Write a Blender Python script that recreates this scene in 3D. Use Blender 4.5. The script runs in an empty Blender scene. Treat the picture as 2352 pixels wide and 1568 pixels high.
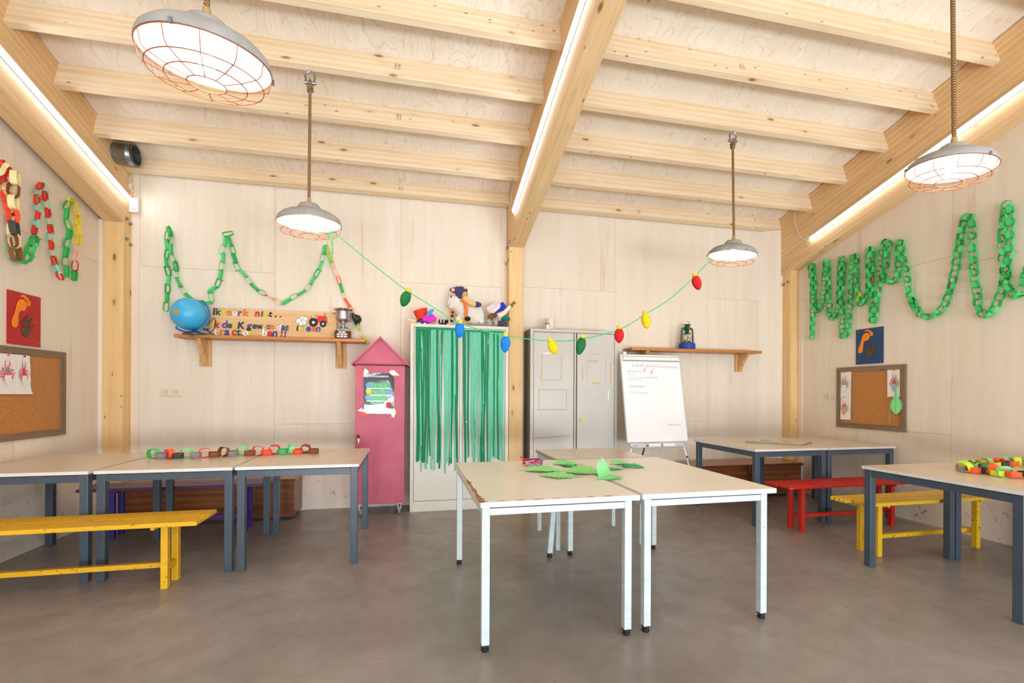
import bpy, bmesh, math, random
from mathutils import Vector, Matrix
R = math.radians
random.seed(7)
scene = bpy.context.scene
COL = scene.collection

# ------------------------------------------------------------------ camera
FPX, YAW, ROLL, HORIZON, EYE = 1073.95, 0.21755, 0.00445, 901.23, 1.28
cam = bpy.data.cameras.new('camera'); cam_ob = bpy.data.objects.new('camera', cam); COL.objects.link(cam_ob)
cam.sensor_fit = 'HORIZONTAL'; cam.sensor_width = 36.0
cam.lens = FPX / 2352 * 36.0
cam.shift_y = (HORIZON - 784.0) / 2352.0
cam.clip_start = 0.02
_d = Vector((math.sin(YAW), math.cos(YAW), 0)); _r0 = Vector((math.cos(YAW), -math.sin(YAW), 0)); _u0 = Vector((0, 0, 1))
_r = _r0 * math.cos(ROLL) + _u0 * math.sin(ROLL); _u = -_r0 * math.sin(ROLL) + _u0 * math.cos(ROLL)
cam_ob.matrix_world = Matrix(((_r.x, _u.x, -_d.x, 0), (_r.y, _u.y, -_d.y, 0), (_r.z, _u.z, -_d.z, EYE), (0, 0, 0, 1)))
scene.camera = cam_ob

# ------------------------------------------------------------------ world, daylight, exposure
world = bpy.data.worlds.new('world'); scene.world = world; world.use_nodes = True
bg = world.node_tree.nodes['Background']
bg.inputs[0].default_value = (0.80, 0.90, 1.0, 1); bg.inputs[1].default_value = 1.6
scene.view_settings.view_transform = 'Standard'; scene.view_settings.look = 'None'
scene.view_settings.exposure = -0.2; scene.view_settings.gamma = 1.0; scene.view_settings.use_curve_mapping = False
scene.cycles.use_denoising = True
scene.cycles.max_bounces = 10; scene.cycles.diffuse_bounces = 6; scene.cycles.glossy_bounces = 4; scene.cycles.sample_clamp_indirect = 8.0
def area_light(name, loc, rot, sx, sy, watts, col):
    l = bpy.data.lights.new(name, 'AREA'); l.shape = 'RECTANGLE'; l.size = sx; l.size_y = sy; l.energy = watts; l.color = col
    o = bpy.data.objects.new(name, l); COL.objects.link(o); o.location = loc; o.rotation_euler = rot; return o
# daylight standing in the three tall door openings of the rear wall (behind the camera)
REAR = -2.6
DOORS = ((-2.55, -0.35, 0.02, 3.9), (0.05, 2.25, 0.02, 3.9), (2.6, 4.7, 0.02, 3.9))
for i, (a, b, z0, z1) in enumerate(DOORS):
    area_light('daylight_door_opening', ((a + b) / 2, REAR - 0.12, (z0 + z1) / 2), (R(90), 0, 0), b - a, z1 - z0, 75, (0.80, 0.90, 1.0))
    # added fill lamps outside the doors, aimed up to brighten the ceiling
    area_light('ceiling_fill_light', ((a + b) / 2, REAR - 0.95, 0.10), (R(130), 0, 0), b - a, 1.5, (190, 270, 350)[i], (0.83, 0.915, 1.0))

# ------------------------------------------------------------------ pixel rays of the photograph -> points on known planes of the room
def ray(x, y): return _d + (x - 1176.0) / FPX * _r - (y - HORIZON) / FPX * _u
def _hit(x, y, ax, v):
    k = ray(x, y); o = Vector((0, 0, EYE)); return o + k * ((v - o[ax]) / k[ax])
def onX(x, y, v): return _hit(x, y, 0, v)
def onY(x, y, v): return _hit(x, y, 1, v)
def onZ(x, y, v): return _hit(x, y, 2, v)

# ------------------------------------------------------------------ materials
def srgb(r, g, b):
    f = lambda c: (c / 255 / 12.92) if c / 255 <= 0.04045 else ((c / 255 + 0.055) / 1.055) ** 2.4
    return (f(r), f(g), f(b), 1.0)
MATS = {}
class NT:
    def __init__(s, name):
        s.m = bpy.data.materials.new(name); s.m.use_nodes = True; s.t = s.m.node_tree; s.b = s.t.nodes['Principled BSDF']; MATS[name] = s.m
    def n(s, kind, **kw):
        o = s.t.nodes.new(kind)
        for k, v in kw.items(): setattr(o, k, v)
        return o
    def l(s, a, b): s.t.links.new(a, b)
    def coord(s, scale=(1, 1, 1), rand=True, kind='Object'):
        tc = s.n('ShaderNodeTexCoord'); mp = s.n('ShaderNodeMapping'); mp.inputs['Scale'].default_value = scale
        if rand:
            oi = s.n('ShaderNodeObjectInfo'); mu = s.n('ShaderNodeVectorMath', operation='SCALE'); mu.inputs[0].default_value = (37.0, 53.0, 71.0)
            s.l(oi.outputs['Random'], mu.inputs['Scale']); ad = s.n('ShaderNodeVectorMath', operation='ADD')
            s.l(tc.outputs[kind], ad.inputs[0]); s.l(mu.outputs[0], ad.inputs[1]); s.l(ad.outputs[0], mp.inputs['Vector'])
        else: s.l(tc.outputs[kind], mp.inputs['Vector'])
        return mp.outputs[0]
    def noise(s, vec, scale, detail=3, rough=0.55, dist=0.0):
        o = s.n('ShaderNodeTexNoise'); o.inputs['Scale'].default_value = scale; o.inputs['Detail'].default_value = detail
        o.inputs['Roughness'].default_value = rough; o.inputs['Distortion'].default_value = dist; s.l(vec, o.inputs['Vector']); return o.outputs['Fac']
    def ramp(s, fac, stops, interp='LINEAR'):
        o = s.n('ShaderNodeValToRGB'); cr = o.color_ramp; cr.interpolation = interp
        while len(cr.elements) < len(stops): cr.elements.new(0.5)
        for e, (p, c) in zip(cr.elements, stops): e.position = p; e.color = c if len(c) == 4 else (*c, 1)
        s.l(fac, o.inputs['Fac']); return o.outputs['Color']
    def mix(s, fac, a, b, mode='MIX'):
        o = s.n('ShaderNodeMix', data_type='RGBA', blend_type=mode)
        for sock, v in ((o.inputs[0], fac), (o.inputs[6], a), (o.inputs[7], b)):
            if hasattr(v, 'node'): s.l(v, sock)
            else: sock.default_value = v
        return o.outputs[2]
    def math(s, op, a, b=None):
        o = s.n('ShaderNodeMath', operation=op)
        for i, v in enumerate((a, b)):
            if v is None: continue
            if hasattr(v, 'node'): s.l(v, o.inputs[i])
            else: o.inputs[i].default_value = v
        return o.outputs[0]
    def bump(s, h, strength=0.2, dist=0.01):
        o = s.n('ShaderNodeBump'); o.inputs['Strength'].default_value = strength; o.inputs['Distance'].default_value = dist
        s.l(h, o.inputs['Height']); s.l(o.outputs[0], s.b.inputs['Normal'])
    def set(s, col=None, rough=None, metal=None, spec=None):
        for k, v in (('Base Color', col), ('Roughness', rough), ('Metallic', metal), ('Specular IOR Level', spec)):
            if v is None: continue
            if hasattr(v, 'node'): s.l(v, s.b.inputs[k])
            else: s.b.inputs[k].default_value = v
        return s.m
def plain(name, rgb, rough=0.5, metal=0.0, var=0.06, scale=8.0, bump=0.0):
    t = NT(name); c = srgb(*rgb); v = t.coord(); f = t.noise(v, scale, 4)
    lo = tuple(x * (1 - var) for x in c[:3]); hi = tuple(min(1, x * (1 + var)) for x in c[:3])
    t.set(t.ramp(f, [(0.3, lo), (0.7, hi)]), rough, metal)
    if bump: t.bump(f, bump, 0.004)
    return t.m
def timber(name, light, mid, dark, knot=(120, 70, 35), rough=0.62, kscale=1.0, kden=0.045, grain=1.0):
    """sawn softwood, grain along local X, knots"""
    t = NT(name); v = t.coord((0.55, 9.0, 9.0))
    n1 = t.noise(v, 2.4 * grain, 6, 0.6, 0.5); v2 = t.coord((0.12, 2.2, 2.2)); n2 = t.noise(v2, 3.0, 3, 0.5, 1.2)
    wv = t.n('ShaderNodeTexWave', wave_type='BANDS', bands_direction='Z'); wv.inputs['Scale'].default_value = 3.2; wv.inputs['Distortion'].default_value = 5.0
    wv.inputs['Detail'].default_value = 2.5; wv.inputs['Detail Scale'].default_value = 0.7; t.l(t.coord((0.10, 1.6, 1.6)), wv.inputs['Vector'])
    c = t.ramp(n1, [(0.25, srgb(*dark)), (0.5, srgb(*mid)), (0.78, srgb(*light))])
    c = t.mix(0.35, c, t.ramp(n2, [(0.3, srgb(*mid)), (0.7, srgb(*light))]))
    c = t.mix(t.math('MULTIPLY', wv.outputs['Fac'], 0.34), c, srgb(*dark))
    vo = t.n('ShaderNodeTexVoronoi', voronoi_dimensions='3D', feature='F1'); vo.inputs['Scale'].default_value = 1.0
    t.l(t.coord((3.0 * kscale, 7.5 * kscale, 7.5 * kscale)), vo.inputs['Vector'])
    sep = t.n('ShaderNodeSeparateColor'); t.l(vo.outputs['Color'], sep.inputs[0])
    gate = t.math('GREATER_THAN', sep.outputs[0], 0.45)
    km = t.ramp(vo.outputs['Distance'], [(kden * 1.4, (1, 1, 1)), (kden * 3.2, (0, 0, 0))])
    halo = t.ramp(vo.outputs['Distance'], [(kden * 2.0, (1, 1, 1)), (kden * 7.5, (0, 0, 0))])
    c = t.mix(t.math('MULTIPLY', t.math('MULTIPLY', halo, gate), 0.35), c, srgb(*dark))
    c = t.mix(t.math('MULTIPLY', t.math('MULTIPLY', km, gate), 0.8), c, srgb(*knot))
    v3 = t.n('ShaderNodeTexVoronoi', voronoi_dimensions='3D', feature='F1'); v3.inputs['Scale'].default_value = 1.0; t.l(t.coord((6.5 * kscale, 15.0 * kscale, 15.0 * kscale)), v3.inputs['Vector'])
    s3 = t.n('ShaderNodeSeparateColor'); t.l(v3.outputs['Color'], s3.inputs[0])
    k3 = t.math('MULTIPLY', t.ramp(v3.outputs['Distance'], [(0.07, (1, 1, 1)), (0.13, (0, 0, 0))]), t.math('GREATER_THAN', s3.outputs[1], 0.72)); c = t.mix(t.math('MULTIPLY', k3, 0.75), c, srgb(*knot))
    t.set(c, rough); t.bump(n1, 0.06, 0.004); return t.m
def ply(name, light, mid, dark, axis, wavy=0.5, rough=0.6, dirt=False, knots=False):
    """plywood sheet; grain along the given local axis"""
    t = NT(name); sc = [5.0, 5.0, 5.0]; sc[axis] = 0.35
    v = t.coord(tuple(sc)); n1 = t.noise(v, 2.0, 6, 0.62, 0.4)
    sc2 = [1.3, 1.3, 1.3]; sc2[axis] = 0.22; n2 = t.noise(t.coord(tuple(sc2)), 2.0, 3, 0.5, 0.6)
    c = t.ramp(n1, [(0.28, srgb(*mid)), (0.62, srgb(*light))])
    c = t.mix(t.ramp(n2, [(0.42, (0, 0, 0)), (0.72, (0.55, 0.55, 0.55))]), c, srgb(*mid))
    if wavy:
        sc3 = [3.4, 3.4, 3.4]; sc3[axis] = 1.1
        n3 = t.noise(t.coord(tuple(sc3)), 1.5, 1.5, 0.5, 0.3)
        fr = t.math('FRACT', t.math('MULTIPLY', n3, 13.0)); ln = t.ramp(fr, [(0.0, (1, 1, 1)), (0.10, (0.15, 0.15, 0.15)), (0.35, (0, 0, 0)), (0.93, (0, 0, 0)), (1.0, (1, 1, 1))])
        c = t.mix(t.math('MULTIPLY', ln, wavy), c, srgb(*dark))
    oi = t.n('ShaderNodeObjectInfo'); c = t.mix(t.math('MULTIPLY', oi.outputs['Random'], 0.35), c, srgb(*mid))
    if knots:
        vo = t.n('ShaderNodeTexVoronoi', feature='F1'); vo.inputs['Scale'].default_value = 1.0; t.l(t.coord((4.2, 4.2, 4.2)), vo.inputs['Vector'])
        sep = t.n('ShaderNodeSeparateColor'); t.l(vo.outputs['Color'], sep.inputs[0])
        km = t.ramp(vo.outputs['Distance'], [(0.045, (1, 1, 1)), (0.07, (0, 0, 0))])
        c = t.mix(t.math('MULTIPLY', t.math('MULTIPLY', km, t.math('GREATER_THAN', sep.outputs[1], 0.45)), 0.6), c, srgb(150, 115, 85))
    if dirt:
        # mud splashes and water runs that stay on the sheets
        g = t.n('ShaderNodeNewGeometry'); sp = t.n('ShaderNodeSeparateXYZ'); t.l(g.outputs['Position'], sp.inputs[0])
        low = t.ramp(t.math('DIVIDE', sp.outputs['Z'], 1.0), [(0.12, (1, 1, 1)), (0.62, (0, 0, 0))])
        sp1 = t.ramp(t.noise(t.coord((1, 1, 1)), 16.0, 5, 0.65, 0.5), [(0.60, (0, 0, 0)), (0.67, (1, 1, 1))])
        c = t.mix(t.math('MULTIPLY', t.math('MULTIPLY', low, sp1), 0.65), c, srgb(120, 95, 75))
        ss = [7.0, 7.0, 7.0]; ss[axis] = 0.5
        run = t.ramp(t.noise(t.coord(tuple(ss)), 1.4, 3, 0.5, 0.2), [(0.66, (0, 0, 0)), (0.74, (1, 1, 1))])
        c = t.mix(t.math('MULTIPLY', run, 0.30), c, srgb(185, 140, 100))
    t.set(c, rough); t.bump(n1, 0.04, 0.003); return t.m
def chipped(name, rgb, chip, amount=0.66, rough=0.42, scale=18.0, dirt=(60, 45, 25), d2=0.63):
    """gloss paint with chips and rubbed grain"""
    t = NT(name); c = srgb(*rgb); v = t.coord((1.0, 1.6, 1.6)); n = t.noise(v, scale, 6, 0.7, 0.3); n2 = t.noise(t.coord((0.8, 9, 9)), 2.5, 4, 0.6)
    base = t.ramp(n2, [(0.3, tuple(x * 0.82 for x in c[:3])), (0.7, c)])
    m = t.ramp(n, [(amount, (0, 0, 0)), (amount + 0.03, (1, 1, 1))]); base = t.mix(m, base, srgb(*chip))
    m2 = t.ramp(t.noise(v, scale * 2.3, 4, 0.6), [(d2, (0, 0, 0)), (d2 + 0.04, (0.8, 0.8, 0.8))]); base = t.mix(m2, base, srgb(*dirt))
    t.set(base, rough); t.bump(n, 0.1, 0.003); return t.m
def emit(name, rgb, strength):
    t = NT(name); t.set((0, 0, 0, 1), 0.5); t.b.inputs['Emission Color'].default_value = rgb if len(rgb) == 4 else (*rgb, 1); t.b.inputs['Emission Strength'].default_value = strength; return t.m

timber('pine_purlin', (242, 226, 198), (236, 212, 176), (214, 178, 132))
timber('pine_beam', (236, 206, 160), (226, 188, 136), (200, 154, 100), knot=(110, 62, 30))
timber('pine_post', (240, 206, 152), (232, 192, 134), (208, 160, 102), knot=(110, 62, 30))
timber('pine_shelf', (206, 140, 70), (190, 120, 54), (160, 94, 40), knot=(96, 52, 24), kscale=1.6, rough=0.4)
timber('pine_bracket', (226, 186, 128), (212, 166, 104), (180, 130, 76), knot=(96, 62, 36), kscale=1.8)
timber('weathered_frame', (150, 124, 98), (126, 102, 78), (92, 72, 54), knot=(60, 44, 32), kscale=1.6, rough=0.75, grain=1.6)
timber('sign_wood', (232, 200, 152), (222, 182, 128), (190, 142, 90), knot=(120, 72, 36), kscale=1.3)
timber('veneer', (156, 92, 40), (122, 64, 24), (66, 30, 12), knot=(46, 22, 10), rough=0.3, kscale=1.2, grain=0.8)
timber('veneer_top', (176, 116, 66), (158, 98, 52), (126, 72, 36), knot=(100, 56, 28), rough=0.28, kscale=0.8)
ply('wall_ply', (231, 220, 204), (222, 206, 184), (204, 174, 138), 2, wavy=0.10, dirt=True)
ply('wall_trim', (234, 221, 202), (227, 209, 184), (210, 178, 138), 2, wavy=0.0)
ply('ceiling_ply', (242, 234, 222), (234, 222, 204), (206, 176, 140), 1, wavy=0.5, knots=True)
def floor_mat():
    t = NT('concrete'); v = t.coord((1, 1, 1), False)
    a = t.noise(v, 0.9, 6, 0.6, 0.4); b = t.noise(v, 5.0, 6, 0.65, 0.3); d = t.noise(t.coord((1, 1, 1), False), 60.0, 3, 0.6)
    c = t.ramp(a, [(0.3, srgb(128, 120, 113)), (0.52, srgb(147, 139, 132)), (0.72, srgb(162, 154, 148))])
    c = t.mix(t.ramp(b, [(0.42, (0, 0, 0)), (0.75, (0.55, 0.55, 0.55))]), c, srgb(118, 106, 96))
    c = t.mix(t.math('MULTIPLY', d, 0.10), c, srgb(170, 160, 150))
    sc = t.noise(t.coord((9.0, 0.8, 1), False), 3.0, 4, 0.6, 1.4); s1 = t.ramp(sc, [(0.70, (0, 0, 0)), (0.74, (1, 1, 1)), (0.78, (0, 0, 0))])
    c = t.mix(t.math('MULTIPLY', s1, 0.35), c, srgb(205, 200, 196))
    r = t.ramp(b, [(0.3, (0.26, 0.26, 0.26)), (0.75, (0.42, 0.42, 0.42))])
    t.set(c, r, spec=0.5); t.bump(b, 0.03, 0.004)
floor_mat()
def laminate(name, rgb, rough=0.3, stain=True):
    t = NT(name); c = srgb(*rgb); v = t.coord(); f = t.noise(v, 3.0, 4); col = t.ramp(f, [(0.3, tuple(x * 0.93 for x in c[:3])), (0.7, c)])
    if stain:
        m = t.ramp(t.noise(t.coord((1, 2.5, 1)), 9.0, 5, 0.7, 0.6), [(0.70, (0, 0, 0)), (0.735, (1, 1, 1))]); col = t.mix(t.math('MULTIPLY', m, 0.5), col, srgb(170, 125, 85))
    t.set(col, rough)
laminate('laminate', (216, 198, 174)); laminate('laminate_worn', (234, 223, 206), 0.33); laminate('laminate_plain', (214, 200, 182), 0.3, False)
plain('edge_white', (220, 217, 212), 0.4, var=0.05); plain('edge_core', (150, 104, 62), 0.8, var=0.25, scale=30, bump=0.3); plain('edge_grey', (176, 164, 140), 0.5)
chipped('white_steel', (204, 215, 214), (150, 140, 125), 0.70, 0.38, 10.0, (150, 138, 120), 0.69)
plain('dark_steel', (66, 77, 88), 0.32, 0.0, var=0.10, scale=5); plain('black_plastic', (28, 30, 36), 0.5)
chipped('yellow_paint', (240, 182, 28), (160, 104, 40), 0.635); chipped('yellow_paint_worn', (226, 176, 30), (84, 60, 28), 0.61, d2=0.665)
chipped('red_paint', (202, 34, 26), (226, 150, 130), 0.64); chipped('purple_paint', (62, 42, 134), (110, 80, 120), 0.65)
chipped('purple_top', (96, 58, 92), (128, 84, 84), 0.66)
t = NT('pink_paint'); t.set(t.ramp(t.noise(t.coord(), 4.0, 4), [(0.3, srgb(186, 76, 100)), (0.7, srgb(200, 92, 114))]), 0.5)
plain('black_gap', (10, 8, 8), 0.9)
def steel_cab(name, rgb):
    t = NT(name); c = srgb(*rgb); col = t.ramp(t.noise(t.coord(), 3.0, 5), [(0.3, tuple(x * 0.92 for x in c[:3])), (0.7, c)])
    m = t.ramp(t.noise(t.coord((3, 3, 1)), 7.0, 5, 0.7, 0.5), [(0.70, (0, 0, 0)), (0.74, (1, 1, 1))]); col = t.mix(t.math('MULTIPLY', m, 0.35), col, srgb(130, 105, 85)); t.set(col, 0.38)
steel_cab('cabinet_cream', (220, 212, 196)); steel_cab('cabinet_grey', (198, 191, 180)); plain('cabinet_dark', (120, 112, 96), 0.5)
plain('chrome', (200, 204, 208), 0.22, 1.0, var=0.03); plain('galvanised', (150, 156, 162), 0.35, 0.9, var=0.2, scale=14); plain('brass', (176, 138, 70), 0.3, 1.0)
plain('grey_rubber', (140, 142, 146), 0.6)
def crepe(name, rgb):
    t = NT(name); c = srgb(*rgb); n = t.noise(t.coord((40, 4, 3)), 3.0, 3); t.set(t.ramp(n, [(0.3, tuple(x * 0.75 for x in c[:3])), (0.7, c)]), 0.8); t.bump(n, 0.3, 0.004)
crepe('crepe_dark', (8, 134, 84)); crepe('crepe_mint', (116, 206, 170)); crepe('crepe_green', (20, 150, 100))
PAPER = {'green': (74, 200, 108), 'green2': (52, 176, 86), 'mint': (140, 214, 190), 'red': (214, 56, 36), 'orange': (255, 92, 50), 'yellow': (240, 214, 20), 'lime': (214, 226, 50), 'olive': (176, 190, 30), 'pink': (246, 196, 176), 'cream': (242, 232, 168), 'brown': (140, 78, 36), 'grey': (146, 138, 140), 'dark': (70, 66, 66), 'white': (236, 230, 224), 'leaf': (146, 222, 132), 'lightgreen': (140, 226, 146)}
for k, c in PAPER.items(): plain('paper_' + k, c, 0.75, var=0.05)
plain('honey_blue', (0, 128, 220), 0.7, var=0.25, scale=60); plain('honey_green', (8, 110, 50), 0.7, var=0.3, scale=60); plain('honey_red', (214, 14, 24), 0.7, var=0.25, scale=60); plain('honey_yellow', (244, 206, 16), 0.7, var=0.2, scale=60)
plain('bulb_cap', (250, 200, 40), 0.6, var=0.15, scale=40); plain('ribbon', (40, 190, 110), 0.4)
plain('lamp_shade', (158, 154, 148), 0.75, var=0.12, scale=10, bump=0.1); plain('lamp_inside', (250, 246, 238), 0.6, var=0.0); plain('lamp_wire', (150, 84, 52), 0.4, 0.2)
emit('lamp_bulb', (1.0, 0.92, 0.80), 130.0); emit('led', (0.84, 0.92, 1.0), 34.0)
t = NT('rope'); w_ = t.n('ShaderNodeTexWave', wave_type='BANDS', bands_direction='DIAGONAL'); w_.inputs['Scale'].default_value = 42.0; w_.inputs['Distortion'].default_value = 0.6; t.l(t.coord((1, 1, 1), False), w_.inputs['Vector'])
t.set(t.ramp(w_.outputs['Fac'], [(0.15, srgb(84, 58, 34)), (0.7, srgb(172, 132, 84))]), 0.9); t.bump(w_.outputs['Fac'], 0.6, 0.004)
t = NT('cork'); t.set(t.ramp(t.noise(t.coord(), 90.0, 4, 0.7), [(0.3, srgb(158, 100, 46)), (0.55, srgb(186, 124, 64)), (0.8, srgb(206, 148, 88))]), 0.85)
plain('sign_red', (176, 24, 22), 0.45); plain('sign_blue', (22, 62, 104), 0.45); plain('sign_orange', (240, 132, 18), 0.5); plain('sign_brown', (88, 62, 40), 0.6, var=0.2, scale=40)
plain('white_plastic', (232, 228, 220), 0.4, var=0.02); plain('socket_plastic', (226, 214, 190), 0.4, var=0.02); plain('board_white', (240, 238, 236), 0.22, var=0.01); plain('board_frame', (196, 200, 198), 0.35, 0.3)
for k, c in {'navy': (30, 34, 110), 'green': (20, 90, 60), 'yellow': (244, 214, 40), 'orange': (238, 112, 30), 'white': (246, 240, 232), 'purple': (112, 60, 160), 'red': (214, 30, 34), 'blue': (40, 60, 160), 'black': (24, 20, 20), 'marker': (120, 120, 178), 'marker_red': (236, 120, 96), 'marker_faint': (168, 166, 196), 'grey': (120, 120, 124)}.items(): plain('ink_' + k, c, 0.6, var=0.02)
plain('plush_white', (226, 218, 204), 0.95, var=0.08, scale=30, bump=0.25); plain('felt_navy', (62, 62, 104), 0.95, var=0.1, scale=30); plain('skin_cloth', (236, 180, 124), 0.9); plain('hair_straw', (196, 156, 92), 0.95, var=0.2, scale=60); plain('braid_orange', (232, 124, 44), 0.9, var=0.15, scale=50)
plain('felt_black', (24, 22, 22), 0.9); plain('felt_red', (220, 58, 34), 0.9); plain('sponge_pink', (222, 52, 200), 0.95, var=0.2, scale=50, bump=0.5); plain('foam_blue', (40, 160, 214), 0.8); plain('cloth_blue', (30, 46, 160), 0.8); plain('denim_dark', (66, 66, 78), 0.95, var=0.15, scale=50); plain('cloth_green', (10, 116, 84), 0.9); plain('wood_disc', (226, 184, 138), 0.6)
plain('suede', (120, 86, 44), 0.95, var=0.2, scale=40); plain('box_blue', (34, 52, 150), 0.6); plain('lantern_green', (12, 70, 56), 0.35, 0.2); plain('twine', (176, 140, 92), 0.9)
t = NT('zebra'); w_ = t.n('ShaderNodeTexWave', wave_type='BANDS', bands_direction='Z'); w_.inputs['Scale'].default_value = 22.0; w_.inputs['Distortion'].default_value = 6.0; t.l(t.coord(), w_.inputs['Vector']); t.set(t.ramp(w_.outputs['Fac'], [(0.45, srgb(240, 236, 230)), (0.55, srgb(30, 26, 28))]), 0.8)
t = NT('shell_card'); t.set(t.ramp(t.noise(t.coord((6, 6, 14)), 3.0, 2), [(0.32, srgb(150, 170, 205)), (0.45, srgb(240, 236, 232)), (0.55, srgb(238, 170, 176)), (0.68, srgb(200, 214, 190))]), 0.8)
t = NT('globe_map'); n_ = t.noise(t.coord((1, 1, 1), False), 7.0, 5, 0.6, 0.2); t.set(t.ramp(n_, [(0.0, srgb(48, 160, 214)), (0.625, srgb(66, 178, 224)), (0.64, srgb(170, 160, 80)), (0.76, srgb(196, 178, 120))]), 0.35)
plain('globe_land', (176, 156, 70), 0.4, var=0.15, scale=40); plain('globe_blue', (34, 112, 164), 0.35); plain('globe_base', (20, 70, 116), 0.3)
plain('dark_green_felt', (12, 48, 46), 0.9); plain('base_wood', (104, 56, 26), 0.3, var=0.15); plain('plate_silver', (214, 210, 206), 0.3, 0.6)
t = NT('poster_print'); t.set(t.ramp(t.noise(t.coord((5, 5, 8)), 3.0, 5, 0.6), [(0.30, srgb(34, 26, 26)), (0.5, srgb(90, 110, 100)), (0.66, srgb(220, 226, 222)), (0.8, srgb(250, 250, 252))]), 0.12)
plain('poster_green', (84, 178, 108), 0.2, var=0.25, scale=30); plain('poster_white', (238, 240, 242), 0.15); plain('poster_dark', (40, 30, 32), 0.15); plain('poster_blue', (90, 150, 210), 0.2, var=0.3, scale=60); plain('tape_white', (236, 232, 226), 0.5); plain('tape_red', (236, 84, 70), 0.5)
plain('tape_tan', (206, 168, 110), 0.5); plain('tape_residue', (184, 170, 146), 0.6)
plain('book_cover', (206, 190, 140), 0.4, var=0.35, scale=9); plain('book_grey', (150, 146, 136), 0.6); plain('book_teal', (130, 176, 150), 0.5)
plain('glass_clear', (214, 200, 176), 0.1)
plain('drawing_paper', (232, 226, 220), 0.8, var=0.02); plain('crayon_pink', (214, 110, 126), 0.8, var=0.25, scale=80); plain('crayon_red', (196, 60, 66), 0.8, var=0.2, scale=80); plain('crayon_green', (96, 150, 110), 0.8, var=0.2, scale=80); plain('crayon_teal', (70, 140, 128), 0.8, var=0.2, scale=80); plain('crayon_grey', (170, 156, 142), 0.8, var=0.2, scale=80); plain('crayon_blue', (150, 172, 190), 0.8, var=0.2, scale=80); plain('crayon_orange', (236, 150, 84), 0.8, var=0.15, scale=60)
for i_, c_ in enumerate(((214, 40, 50), (236, 90, 140), (110, 60, 140), (170, 210, 230))): plain('chenille_%d' % i_, c_, 0.95)

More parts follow.
